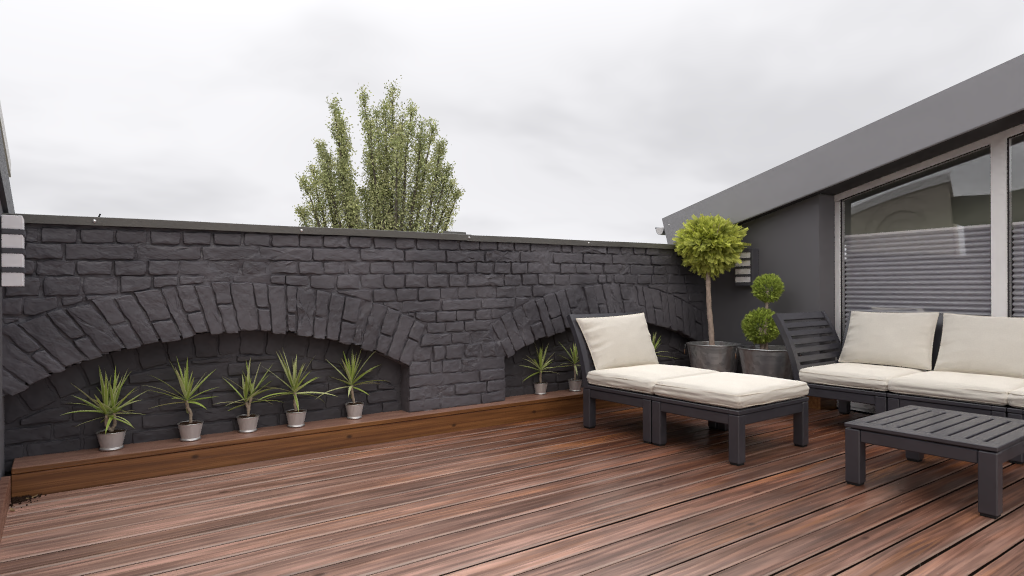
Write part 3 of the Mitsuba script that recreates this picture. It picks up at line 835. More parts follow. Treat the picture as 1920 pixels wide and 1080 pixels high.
def base(k, M, X, Y, h=0.311, lw=0.068, slats=True, top=True):
    """Legs, aprons, and a lipped top frame of a module X wide and Y deep (local x, y)."""
    for x in (0.002, X - lw - 0.002):
        for y in (0.002, Y - lw - 0.002):
            lg = fadd('leg', leg_mesh(x, y, lw, h - 0.0265), k, M)
            fadd('foot', box(x + 0.006, x + lw - 0.006, y + 0.006, y + lw - 0.006, 0.001, 0.0125, 0.002), lg, M, 'rubber')
    az0, az1 = h - 0.088, h - 0.0272
    fadd('apron', box(lw + 0.0025, X - lw - 0.0025, 0.007, 0.032, az0, az1, 0.0048), k, M)
    fadd('apron', box(lw + 0.0025, X - lw - 0.0025, Y - 0.032, Y - 0.007, az0, az1, 0.0048), k, M)
    fadd('apron', box(0.007, 0.032, lw + 0.0025, Y - lw - 0.0025, az0, az1, 0.0048), k, M)
    fadd('apron', box(X - 0.032, X - 0.007, lw + 0.0025, Y - lw - 0.0025, az0, az1, 0.0048), k, M)
    if top:
        z0, z1, w = h - 0.0235, h, 0.07
        fadd('rail', box(0, X, 0, w, z0, z1, 0.003), k, M)
        fadd('rail', box(0, X, Y - w, Y, z0, z1, 0.003), k, M)
        fadd('rail', box(0, w, w + 0.0006, Y - w - 0.0006, z0, z1, 0.003), k, M)
        fadd('rail', box(X - w, X, w + 0.0006, Y - w - 0.0006, z0, z1, 0.003), k, M)
        fadd('shadow_strip', box(0.01, X - 0.01, 0.01, Y - 0.01, h - 0.0264, h - 0.0238, 0.001), k, M)
        if slats:
            n = int((Y - 2 * w) / 0.075)
            p = (Y - 2 * w) / n
            for i in range(n):
                fadd('slat', box(w + 0.0006, X - w - 0.0006, w + i * p + 0.007, w + (i + 1) * p - 0.007, z0 + 0.001, z1 - 0.002, 0.002), k, M)


def backrest(k, M, W, n=7, lean=0.135, z0=0.3115, z1=0.812, thick=0.026):
    """Local: x across 0..W, y = 0 at the seat's back edge, leaning towards -y as it rises."""
    def curve(t):   # t 0..1 -> (y, z)
        return np.array([0.052 - (0.052 + lean) * (0.35 * t + 0.65 * t * t), z0 + (z1 - z0) * t])
    ts = np.linspace(0, 1, 14)
    C = np.array([curve(t) for t in ts])
    tg = np.gradient(C, axis=0); tg /= np.linalg.norm(tg, axis=1, keepdims=True)
    nr = np.stack([-tg[:, 1], tg[:, 0]], 1)      # towards -y
    pw = 0.05
    for x0 in (0.0, W - pw):
        prof = np.vstack([C + nr * 0.0, (C + nr * 0.042)[::-1]])
        m = trimesh.creation.extrude_polygon(Polygon(prof), pw, engine='earcut')
        V = m.vertices
        fadd('post', trimesh.Trimesh(np.stack([V[:, 2] + x0, V[:, 0], V[:, 1]], 1), m.faces.copy(), process=False), k, M)
    L = np.concatenate([[0], np.cumsum(np.linalg.norm(np.diff(C, axis=0), axis=1))])
    tot = L[-1]
    def at(sv):
        y = np.interp(sv, L, C[:, 0]); z = np.interp(sv, L, C[:, 1])
        i = min(len(ts) - 1, int(np.searchsorted(L, sv)))
        return np.array([y, z]), nr[i], tg[i]
    def board(sa, sb):
        p, nn, tt = at((sa + sb) / 2)
        q = [p + tt * (a - (sa + sb) / 2) + nn * b for a, b in ((sa + .002, 0.006), (sb - .002, 0.006), (sb, 0.008), (sb, 0.026), (sb - .002, 0.028), (sa + .002, 0.028), (sa, 0.026), (sa, 0.008))]
        m = trimesh.creation.extrude_polygon(Polygon(q), W - 2 * pw - 0.001, engine='earcut')
        V = m.vertices
        return trimesh.Trimesh(np.stack([V[:, 2] + pw + 0.0005, V[:, 0], V[:, 1]], 1), m.faces.copy(), process=False)
    fadd('slat', board(tot - 0.056, tot), k, M)
    s_ = tot - 0.056 - 0.025
    for i in range(n - 1):
        if s_ - 0.042 < 0.01: break
        fadd('slat', board(s_ - 0.042, s_), k, M)
        s_ -= 0.0668


D0 = np.array([3.059, 3.409, 0.0])
chair = thing('lounge_chair', 'dark slatted lounge chair beside the arch with footstool at its foot', 'chair')
Mc = fmat(D0, FU, FV)
base(chair, Mc, 0.762, 0.632)
backrest(chair, Mc, 0.762)
stool = thing('footstool', 'dark wooden footstool pushed against the lounge chair', 'footstool')
base(stool, fmat(D0 + FV * 0.637, FU, FV), 0.762, 0.632)
S0 = np.array([4.372, 2.572, 0.0])
SD = 0.735
snames = ['corner section of the dark sofa with slatted end panel beside the topiary', 'middle section of the dark sofa behind the coffee table', 'section of the dark sofa at the right edge of the picture']
for i in range(3):
    k = thing('sofa_section', snames[i], 'sofa', 'sections of the dark slatted sofa')
    o = S0 + FV * (0.638 * i)
    base(k, fmat(o, FU, FV), SD, 0.633)
    backrest(k, fmat(o + FU * SD, FV, -FU), 0.633)       # back along the window
    if i == 0:
        backrest(k, fmat(o, FU, FV), SD)                 # slatted end panel
table = thing('coffee_table', 'low dark slatted coffee table in front of the sofa', 'table')
T0 = np.array([3.2601, 1.643, 0.0])
TX, TY = 0.80, 0.6463
Mt = fmat(T0, FU, FV)
base(table, Mt, TX, TY, h=0.3125, lw=0.072, top=False)
z0, z1 = 0.2925, 0.3125
fadd('rail', box(0, 0.085, 0, TY, z0, z1, 0.003), table, Mt)
fadd('rail', box(TX - 0.085, TX, 0, TY, z0, z1, 0.003), table, Mt)
p = TY / 9
for i in range(9):
    fadd('slat', box(0.0855, TX - 0.0855, 0.0 if i == 0 else i * p + 0.0065, TY if i == 8 else (i + 1) * p - 0.0065, z0, z1, 0.003), table, Mt)
fadd('shadow_strip', box(0.03, TX - 0.03, 0.012, 0.03, z0 - 0.0035, z0 - 0.0005, 0.001), table, Mt)
fadd('shadow_strip', box(0.01, 0.03, 0.03, TY - 0.03, z0 - 0.0035, z0 - 0.0005, 0.001), table, Mt)


# ------------------------------------------------------------------ cushions
def seat_cushion(label, o, ex, ey, X, Y, sd, t=0.098, group='cream seat cushions'):
    k = thing('seat_cushion', label, 'cushion', group)
    m = roundbox(X, Y, t, 0.036, 0.022)
    V = m.vertices.copy()
    r = np.random.default_rng(sd)
    u, v, w = V[:, 0] / (X / 2), V[:, 1] / (Y / 2), V[:, 2] / (t / 2)
    crown = np.clip(1 - u ** 4, 0, 1) * np.clip(1 - v ** 4, 0, 1)
    V[:, 2] += np.where(w > 0, 0.014 * crown * w, 0)
    bulge = np.clip(1 - w ** 2, 0, 1)
    V[:, 0] += np.sign(u) * bulge * 0.010 * (np.abs(u) > 0.9)
    V[:, 1] += np.sign(v) * bulge * 0.010 * (np.abs(v) > 0.9)
    # soft creases along the sides and pulled corners
    cr = meshkit.fbm(np.stack([V[:, 0] * 5 + sd, V[:, 1] * 5, V[:, 2] * 55], -1), 3, seed=sd) - 0.5
    side = np.clip(np.maximum(np.abs(u), np.abs(v)) - 0.82, 0, 0.18) / 0.18
    n0 = m.vertex_normals
    V += n0 * (cr * 0.020 * side + (meshkit.fbm(np.stack([V[:, 0] * 7, V[:, 1] * 7, V[:, 2] * 4 + sd], -1), 3, seed=3) - 0.5) * 0.007 * (1 - side))[:, None]
    corner = np.clip(np.abs(u) - 0.75, 0, 1) * np.clip(np.abs(v) - 0.75, 0, 1) * 16
    V += n0 * (np.sin(V[:, 2] * 190 + cr * 7) * 0.0035 * corner)[:, None]
    V[:, 2] = np.maximum(V[:, 2], -t / 2 + 0.0005 * r.random(len(V)))
    M = fmat(o + ex * X / 2 + ey * Y / 2 + np.array([0, 0, 0.3125 + t / 2]), ex, ey)
    body = trimesh.Trimesh(V, m.faces.copy(), process=False)
    fadd('cover', body, k, M, 'cream_canvas', smooth=True)
    for zz in (0.030, -0.034):
        e = 0.010
        hx, hy, rr = X / 2 + 0.002 - e * 0.1, Y / 2 + 0.002 - e * 0.1, 0.04
        P = []
        for cx_, cy_, a0 in ((hx - rr, hy - rr, 0), (-hx + rr, hy - rr, 90), (-hx + rr, -hy + rr, 180), (hx - rr, -hy + rr, 270)):
            for a in np.radians(np.linspace(a0, a0 + 90, 6)):
                P.append((cx_ + rr * math.cos(a), cy_ + rr * math.sin(a)))
        P = np.array(P + [P[0]])
        Q = []
        for a, b in zip(P[:-1], P[1:]):
            mnum = max(1, int(np.linalg.norm(b - a) / 0.03))
            Q += [a + (b - a) * i_ / mnum for i_ in range(mnum)]
        Q = np.array(Q + [Q[0]])
        zn = (meshkit.fbm(np.stack([Q[:, 0] * 9, Q[:, 1] * 9, Q[:, 0] * 0 + sd], -1), 2, seed=5) - 0.5) * 0.010
        fadd('piping', tube(np.stack([Q[:, 0], Q[:, 1], zz + zn], 1), 0.0035, 6), k, M, 'canvas_piping', smooth=True)
    return k


seat_cushion('cream seat cushion under the back cushion of the lounge chair', D0 + FU * 0.012 + FV * 0.030, FU, FV, 0.745, 0.612, 11)
seat_cushion('cream cushion lying on the footstool', D0 + FU * 0.008 + FV * 0.645, FU, FV, 0.752, 0.622, 12)
sl = ['cream seat cushion on the corner section next to the slatted panel', 'cream seat cushion on the middle section of the sofa', 'cream seat cushion cut off at the right edge of the picture']
for i in range(3):
    seat_cushion(sl[i], S0 + FU * 0.010 + FV * (0.638 * i + (0.022 if i == 0 else 0.002)), FU, FV, 0.70, 0.61 if i == 0 else 0.634, 20 + i)


def pillow(label, tl, tr, br, bl, sd, t=0.125):
    """A knife-edged cushion stretched between four corner points, bulging to the side the corners' winding faces."""
    k = thing('back_cushion', label, 'cushion', 'cream back cushions')
    tl, tr, br, bl = (np.asarray(q_, float) for q_ in (tl, tr, br, bl))
    nu, nv = 65, 45
    uu, vv = np.meshgrid(np.linspace(-1, 1, nu), np.linspace(-1, 1, nv), indexing='ij')
    a = (uu + 1) / 2; b = (vv + 1) / 2
    # edges drawn in between the pointed corners
    au = 0.5 + (a - 0.5) * (1 - 0.045 * (1 - vv ** 2) ** 1.0)
    bv = 0.5 + (b - 0.5) * (1 - 0.05 * (1 - uu ** 2) ** 1.0)
    P = ((1 - au) * (1 - bv))[..., None] * bl + (au * (1 - bv))[..., None] * br + (au * bv)[..., None] * tr + ((1 - au) * bv)[..., None] * tl
    n = np.cross(tr - tl, bl - tl); n /= np.linalg.norm(n)
    n = -n
    prof = (np.clip(1 - np.abs(uu) ** 2.6, 0, 1) * np.clip(1 - np.abs(vv) ** 2.6, 0, 1)) ** 0.55
    f1 = meshkit.fbm(np.stack([uu * 1.2 + sd, vv * 7 + 0.6 * np.sin(uu * 5), uu * 0], -1), 3, seed=sd) - 0.5
    f2 = meshkit.fbm(np.stack([uu * 7 + 0.5 * np.sin(vv * 4), vv * 1.2 + sd, uu * 0 + 3], -1), 3, seed=sd + 1) - 0.5
    eu = np.exp(-(1 - np.abs(uu)) / 0.26) * np.clip((1 - np.abs(uu)) / 0.04, 0, 1)
    ev = np.exp(-(1 - np.abs(vv)) / 0.20) * np.clip((1 - np.abs(vv)) / 0.04, 0, 1)
    cr = f1 * 0.050 * eu * np.where(uu < 0, 1.0, 0.45) + f2 * 0.024 * ev + (meshkit.fbm(np.stack([uu * 2.2 + sd, vv * 2.2, uu * 0], -1), 3, seed=9) - 0.5) * 0.014 * prof
    front = P + n * (t * 0.62 * prof + cr)[..., None] + n * 0.002
    backs = P - n * (t * 0.38 * prof)[..., None] - n * 0.002
    q = np.arange(nu * nv).reshape(nu, nv)
    F = np.stack([q[:-1, :-1], q[1:, :-1], q[1:, 1:], q[:-1, 1:]], -1).reshape(-1, 4)
    V = np.vstack([front.reshape(-1, 3), backs.reshape(-1, 3)])
    ring = np.concatenate([q[:, 0], q[-1, 1:], q[::-1, -1][1:], q[0, ::-1][1:]])
    N_ = nu * nv
    R = np.stack([ring[:-1], ring[1:], ring[1:] + N_, ring[:-1] + N_], 1)
    m = trimesh.Trimesh(V, np.vstack([tri(F), tri(F[:, ::-1] + N_), tri(R[:, ::-1])]), process=False)
    if m.volume < 0:
        m.invert()
    obj('cover', m, 'cream_canvas', k, smooth=True)
    edge = P.reshape(-1, 3)[ring]
    obj('piping', tube(edge, 0.0038, 6, caps=False), 'canvas_piping', k, smooth=True)
    return k


pillow('cream cushion leaning on the back of the lounge chair', (3.085, 3.505, 0.780), (3.815, 3.515, 0.802), (3.795, 3.345, 0.412), (3.130, 3.335, 0.410), 5)
pillow('cream cushion leaning on the sofa beside the slatted panel', (5.135, 2.525, 0.812), (5.150, 1.915, 0.822), (4.985, 1.905, 0.420), (4.965, 2.545, 0.424), 6)
pillow('cream cushion leaning on the sofa in front of the window mullion', (5.155, 1.885, 0.816), (5.165, 1.265, 0.800), (5.00, 1.262, 0.416), (4.985, 1.885, 0.420), 8)


# ------------------------------------------------------------------ potted dracaenas on the ledge
def blade(base_, direc, L, w, droop, sd, pale=0.5):
    r = np.random.default_rng(sd)
    n = 9
    d = np.asarray(direc, float); d /= np.linalg.norm(d)
    hz = np.array([d[0], d[1], 0.0]); hl = np.linalg.norm(hz)
    hz = hz / hl if hl > 1e-6 else np.array([1.0, 0, 0])
    pts, p, dd = [], np.array(base_, float), d.copy()
    for i in range(n):
        pts.append(p.copy())
        t = i / (n - 1)
        dd = dd + np.array([0, 0, -1]) * droop * (0.15 + 0.85 * t) / n
        dd /= np.linalg.norm(dd)
        p = p + dd * L / (n - 1)
    pts = np.array(pts)
    side = np.cross(d, [0, 0, 1.0])
    if np.linalg.norm(side) < 0.15:
        a = r.random() * 6.28
        side = np.array([math.cos(a), math.sin(a), 0])
    side /= np.linalg.norm(side)
    tw = (r.random() - 0.5) * 0.9
    V, C = [], []
    green = np.array([0.40, 0.53, 0.12]) * (0.7 + 0.7 * r.random())
    edge = np.array([0.92, 0.92, 0.60]) if pale > 0.35 else np.array([0.60, 0.66, 0.22])
    if pale > 0.68: green = green * 0.55 + edge * 0.45
    for i in range(n):
        t = i / (n - 1)
        ww = w * (0.55 + 0.45 * min(1, t * 5)) * (1 - t ** 2.6) + 0.0006
        tg = pts[min(i + 1, n - 1)] - pts[max(i - 1, 0)]; tg /= np.linalg.norm(tg)
        s_ = side * math.cos(tw) + np.cross(tg, side) * math.sin(tw)
        up = np.cross(s_, tg)
        for a, lift in ((-1, 0.16), (-0.62, 0.04), (0, 0.0), (0.62, 0.04), (1, 0.16)):
            V.append(pts[i] + s_ * a * ww / 2 + up * lift * ww)
            e = abs(a) > 0.9
            c = edge if e else green
            if t > 0.93 and r.random() < 0.5: c = np.array([0.30, 0.20, 0.09])
            C.append(c * (0.85 + 0.2 * t))
    q = np.arange(n * 5).reshape(n, 5)
    F = np.stack([q[:-1, :-1], q[:-1, 1:], q[1:, 1:], q[1:, :-1]], -1).reshape(-1, 4)
    return trimesh.Trimesh(np.array(V), tri(F), process=False), np.array(C)


def dracaena(label, x, y, rim, hpot, heads, nleaf, L, sd, droopy=1.0, zb=0.1465):
    """heads: [(path of the stem from the soil)]; leaves fan from each stem's end."""
    k = thing('potted_dracaena', label, 'potted plant', 'dracaenas in metal pots on the ledge')
    r = np.random.default_rng(sd)
    M = shift(x, y, zb)
    rim, hpot = rim * 0.95, hpot * 0.97
    R = rim / 2
    rb = R * 0.70
    prof = [(0.0, 0.002), (rb * 0.96, 0.002), (rb * 1.06, 0.004), (rb * 1.08, 0.010), (rb * 1.01, 0.015), (R * 0.955, hpot - 0.006), (R * 0.93, hpot - 0.006), (rb * 0.97, 0.02)]
    pot = obj('pot', lathe(prof, 36), 'pot_metal', k, smooth=35, M=M)
    a = np.linspace(0, 2 * np.pi, 37)
    obj('rim', tube(np.stack([R * 0.965 * np.cos(a), R * 0.965 * np.sin(a), a * 0 + hpot - 0.003], 1), 0.0026, 8, caps=False), 'pot_rim', pot, smooth=True, M=M)
    obj('base_ring', tube(np.stack([rb * 1.07 * np.cos(a), rb * 1.07 * np.sin(a), a * 0 + 0.006], 1), 0.0042, 8, caps=False), 'pot_rim', pot, smooth=True, M=M)
    gx_ = np.linspace(-1, 1, 13)
    so = lathe([(0.0, hpot - 0.001), (R * 0.4, hpot - 0.002), (R * 0.75, hpot - 0.004), (R * 0.925, hpot - 0.008)], 24)
    so.vertices[:, 2] += (meshkit.noise(so.vertices * 90, seed=sd) - 0.5) * 0.008
    obj('soil', so, 'soil', k, smooth=False, M=M)
    nl = 0
    for hi, path in enumerate(heads):
        path = np.array(path, float)
        t = np.linspace(0, 1, 10)
        pp = np.stack([np.interp(t, np.linspace(0, 1, len(path)), path[:, c]) for c in range(3)], 1)
        for _ in range(2):
            pp[1:-1] = (pp[:-2] + 2 * pp[1:-1] + pp[2:]) / 4
        pp[:, 2] += hpot - 0.02
        rad = 0.0085 * (1 + 0.12 * np.sin(np.arange(10) * 2.6))
        obj('stem', tube(pp, rad, 9), 'bark_pale', k, smooth=40, M=M)
        tip = pp[-1]
        m = int(nleaf * (0.66 + 0.22 * r.random())) // len(heads)
        lean = (r.random(2) - 0.5) * 0.5
        for i in range(m):
            f = (i + 0.5) / m
            el = math.radians(86 - 98 * f ** 1.2 + (r.random() - 0.5) * 16)      # inner leaves upright, outer ones hanging
            az = i * 2.399963 + r.random() * 0.5 + sd
            d = np.array([math.cos(az) * math.cos(el) + lean[0] * 0.5, math.sin(az) * math.cos(el) * 0.85 + lean[1] * 0.3, math.sin(el)])
            d /= np.linalg.norm(d)
            LL = L * 1.12 * (0.62 + 0.45 * r.random()) * (0.80 if el < -0.1 else 1.0)
            b0 = tip + np.array([0, 0, 0.03 * (1 - f) - 0.012]) + d * 0.004
            # keep clear of the wall behind
            if y + d[1] * LL > 4.07: d[1] *= max(0.1, (4.065 - y) / (abs(d[1]) * LL + 1e-6))
            me, col = blade(b0, d, LL, 0.0150 + 0.005 * r.random(), (0.15 + 1.15 * r.random()) * droopy * (0.3 + f), sd * 100 + hi * 50 + i, r.random())
            obj('leaf', me, 'blade_leaf', k, smooth=True, color=col, M=M)
            nl += 1
    return k


dracaena('dracaena with forked stem in a metal pot, first from the left', 0.227, 4.012, 0.150, 0.100, [[(0, 0, 0), (-.004, 0, .03), (-.026, 0, .05), (-.022, -.005, .11)], [(0, 0, 0), (.003, 0, .035), (.018, 0, .05), (.010, .003, .115)]], 44, 0.215, 1)
dracaena('dracaena with a bent grey stem in a metal pot, second from the left', 0.606, 3.990, 0.143, 0.102, [[(0, 0, 0), (.001, 0, .06), (.002, 0, .085), (-.018, 0, .10), (-.020, 0, .145)]], 27, 0.225, 2)
dracaena('dracaena with short forked stem in a metal pot, third from the left', 0.922, 4.020, 0.138, 0.097, [[(0, 0, 0), (.004, 0, .06), (.008, 0, .09), (.020, 0, .13)], [(0, 0, 0), (.004, 0, .06), (-.006, 0, .085), (-.012, 0, .10)]], 30, 0.215, 3)
dracaena('dracaena with pale striped leaves in a metal pot, fourth from the left', 1.200, 3.992, 0.136, 0.100, [[(0, 0, 0), (-.006, 0, .05), (-.012, 0, .085), (.002, 0, .105), (-.012, 0, .135)]], 27, 0.235, 4)
dracaena('dracaena with long drooping leaves beside the right end of the left arch', 1.589, 4.015, 0.131, 0.102, [[(0, 0, 0), (-.008, 0, .05), (-.016, 0, .09), (-.020, 0, .14)]], 28, 0.235, 5, 1.25)
dracaena('dracaena with bushy crown in the right arch left of the lounge chair', 3.170, 4.035, 0.126, 0.095, [[(0, 0, 0), (-.002, 0, .06), (.004, 0, .12)]], 30, 0.20, 6)
dracaena('dracaena half hidden behind the backrest post of the lounge chair', 3.495, 3.985, 0.128, 0.097, [[(0, 0, 0), (.001, 0, .08), (-.003, 0, .15)]], 24, 0.20, 7)
dracaena('dracaena with leaves showing right of the cushion on the lounge chair', 4.43, 3.985, 0.13, 0.10, [[(0, 0, 0), (.002, 0, .09), (.0, 0, .17)]], 26, 0.21, 8)


# ------------------------------------------------------------------ topiary trees in zinc tubs
def spray(n=6):
    """One flat thuja frond along +x, its leaflets in the x-y plane."""
    V, F = [], []
    def quad(a, b, w):
        a, b = np.array(a, float), np.array(b, float)
        d = b - a; s_ = np.array([-d[1], d[0], 0]); s_ = s_ / np.linalg.norm(s_) * w
        i = len(V)
        V.extend([a - s_ * 0.5, a + s_ * 0.5, (a + b) / 2 + s_ + [0, 0, .006], b, (a + b) / 2 - s_ + [0, 0, .006]])
        F.extend([[i, i + 1, i + 2], [i, i + 2, i + 4], [i + 4, i + 2, i + 3]])
    quad((0, 0, 0), (1, 0, -0.08), 0.045)
    for i in range(n):
        t = 0.12 + 0.76 * i / (n - 1)
        L = 0.42 * (1 - 0.62 * t)
        for sg in (-1, 1):
            quad((t, 0, -0.08 * t), (t + L * 0.74, sg * L * 0.72, -0.08 * t + 0.03), 0.055)
    return np.array(V), np.array(F)


SPV, SPF = spray()


def frond_ball(center, radii, count, size, sd, droop=0.0, inner=0.62, rag=0.35, bright=(0.20, 0.27, 0.025), dark=(0.045, 0.085, 0.014)):
    r = np.random.default_rng(sd)
    V, F, C = [], [], []
    c, R = np.asarray(center, float), np.asarray(radii, float)
    for i in range(count):
        z = 1 - 2 * (i + 0.5) / count
        a = i * 2.399963
        n = np.array([math.sqrt(1 - z * z) * math.cos(a), math.sqrt(1 - z * z) * math.sin(a), z]) + (r.random(3) - 0.5) * 0.25
        n /= np.linalg.norm(n)
        lump = 1.0 + rag * (meshkit.fbm(n[None] * 2.3 + sd, 2)[0] - 0.5)
        depth = inner + (1 - inner) * r.random() ** 0.55
        p = c + R * n * depth * lump * 0.90
        d = n + np.array([0, 0, 0.35 - droop]) + (r.random(3) - 0.5) * 0.9
        d /= np.linalg.norm(d)
        s_ = np.cross(d, (r.random(3) - 0.5)); s_ /= np.linalg.norm(s_)
        u = np.cross(s_, d)
        L = size * (0.7 + 0.6 * r.random())
        W = SPV * L
        W[:, 2] -= 0.22 * L * SPV[:, 0] ** 2 * r.random()
        w = p + W[:, :1] * d + W[:, 1:2] * s_ + W[:, 2:] * u
        V.append(w); F.append(SPF + len(SPV) * i)
        t = np.clip(0.18 + 0.55 * (r.random() - 0.15) + 0.5 * SPV[:, 0:1], 0, 1)
        C.append(np.array(dark) * (1 - t) + np.array(bright) * t * (0.75 + 0.5 * r.random()))
    return trimesh.Trimesh(np.vstack(V), np.vstack(F), process=False), np.vstack(C)


def tub(k, x, y, rim=0.475, h=0.49, rb=0.31, sd=0):
    M = shift(x, y, 0.0, 0.9)
    R, B = rim / 2, rb / 2
    prof = [(0.0, 0.004), (B, 0.003), (B + 0.004, 0.012)] + [(B + (R - B) * t, 0.012 + (h - 0.012) * t) for t in np.linspace(0.04, 1, 12)] + [(R - 0.006, h), (R - 0.012, h - 0.06), (R - 0.02, h - 0.10)]
    tb = obj('tub', lathe(prof, 56), 'zinc', k, smooth=30, M=M)
    a = np.linspace(0, 2 * np.pi, 57)
    obj('rim', tube(np.stack([R * np.cos(a), R * np.sin(a), a * 0 + h], 1), 0.006, 8, caps=False), 'zinc_rim', tb, smooth=True, M=M)
    so = lathe([(0.0, h - 0.055), (R * 0.5, h - 0.05), (R - 0.013, h - 0.062)], 30)
    so.vertices[:, 2] += (meshkit.noise(so.vertices * 60, seed=3) - 0.5) * 0.012
    obj('soil', so, 'soil', k, M=M)
    for az in (2.20, -0.94):      # handles at the two sides seen from the terrace
        px, py = x + (R + 0.012) * math.cos(az), y + (R + 0.012) * math.sin(az)
        tx_, ty_ = -math.sin(az), math.cos(az)
        hd = obj('handle', tube([(px - tx_ * 0.03, py - ty_ * 0.03, h - 0.018), (px, py, h - 0.012), (px + tx_ * 0.03, py + ty_ * 0.03, h - 0.018)], 0.0055, 8), 'zinc_rim', tb, smooth=True)
        obj('ring', tube([(px, py, h - 0.014), (px + 0.006 * math.cos(az), py + 0.006 * math.sin(az), h - 0.06)], 0.0035, 6), 'zinc_rim', hd, smooth=True)
        g_ = np.linspace(0, 2 * np.pi, 15)
        obj('loop', tube(np.stack([px + 0.008 * math.cos(az) + tx_ * 0.018 * np.cos(g_), py + 0.008 * math.sin(az) + ty_ * 0.018 * np.cos(g_), h - 0.078 + 0.019 * np.sin(g_)], 1), 0.005, 6, caps=False), 'rust', hd, smooth=True)
    return tb


t1 = thing('topiary_tree', 'standard topiary tree with one ball on a bare stem in a zinc tub', 'topiary')
tub(t1, 4.878, 3.642)
st = np.array([(4.866, 3.65, 0.43), (4.857, 3.652, 0.62), (4.836, 3.66, 0.82), (4.830, 3.664, 1.02), (4.838, 3.668, 1.22), (4.840, 3.668, 1.42)])
tt = np.linspace(0, 1, 26)
pp = np.stack([np.interp(tt, np.linspace(0, 1, 6), st[:, c]) for c in range(3)], 1)
for _ in range(3): pp[1:-1] = (pp[:-2] + 2 * pp[1:-1] + pp[2:]) / 4
obj('trunk', tube(pp, 0.0265 - 0.009 * tt + 0.0022 * np.sin(tt * 43) * (tt < .8), 14), 'bark', t1, smooth=True)
r = np.random.default_rng(33)
br = []
for i in range(26):
    a = i * 2.4; z0_ = 1.12 + 0.28 * r.random()
    tip = np.array([4.84, 3.668, 1.39]) + np.array([math.cos(a) * 0.22, math.sin(a) * 0.22, (r.random() - 0.35) * 0.42])
    br.append(tube([(4.836, 3.667, z0_), (np.array([4.836, 3.667, z0_]) + tip) / 2 + [0, 0, 0.03], tip], [0.008, 0.005, 0.002], 6))
obj('branches', cat(br), 'bark', t1, smooth=True, kind='stuff')
fb, fc = frond_ball((4.838, 3.668, 1.395), (0.236, 0.236, 0.205), 2500, 0.082, 3, droop=0.55, inner=0.45, rag=1.15, bright=(0.80, 0.84, 0.21), dark=(0.09, 0.14, 0.04))
obj('crown', fb, 'thuja_leaf', t1, smooth=False, color=fc, kind='stuff')

t2 = thing('topiary_tree', 'topiary tree with two clipped balls, one above the other, in a zinc tub', 'topiary')
tub(t2, 4.905, 3.115)
for dx, dy in ((-0.012, 0.0), (0.022, -0.012), (0.004, 0.02)):
    obj('trunk', tube([(4.885 + dx, 3.14 + dy, 0.42), (4.882 + dx, 3.14 + dy, 0.52), (4.88 + dx * 1.8, 3.145 + dy * 1.6, 0.66)], [0.017, 0.015, 0.008], 9), 'bark', t2, smooth=True)
obj('trunk', tube([(4.89, 3.13, 0.60), (4.905, 3.125, 0.78), (4.915, 3.12, 1.0)], [0.016, 0.014, 0.008], 9), 'bark', t2, smooth=True)
fb, fc = frond_ball((4.872, 3.150, 0.673), (0.152, 0.152, 0.142), 3200, 0.030, 5, droop=0.1, inner=0.72, bright=(0.60, 0.72, 0.16), dark=(0.055, 0.10, 0.022))
obj('crown', fb, 'thuja_leaf', t2, smooth=False, color=fc, kind='stuff')
fb, fc = frond_ball((4.920, 3.12, 0.998), (0.114, 0.114, 0.114), 2200, 0.027, 6, droop=0.0, inner=0.72, bright=(0.60, 0.72, 0.16), dark=(0.055, 0.10, 0.022))
obj('crown', fb, 'thuja_leaf', t2, smooth=False, color=fc, kind='stuff')

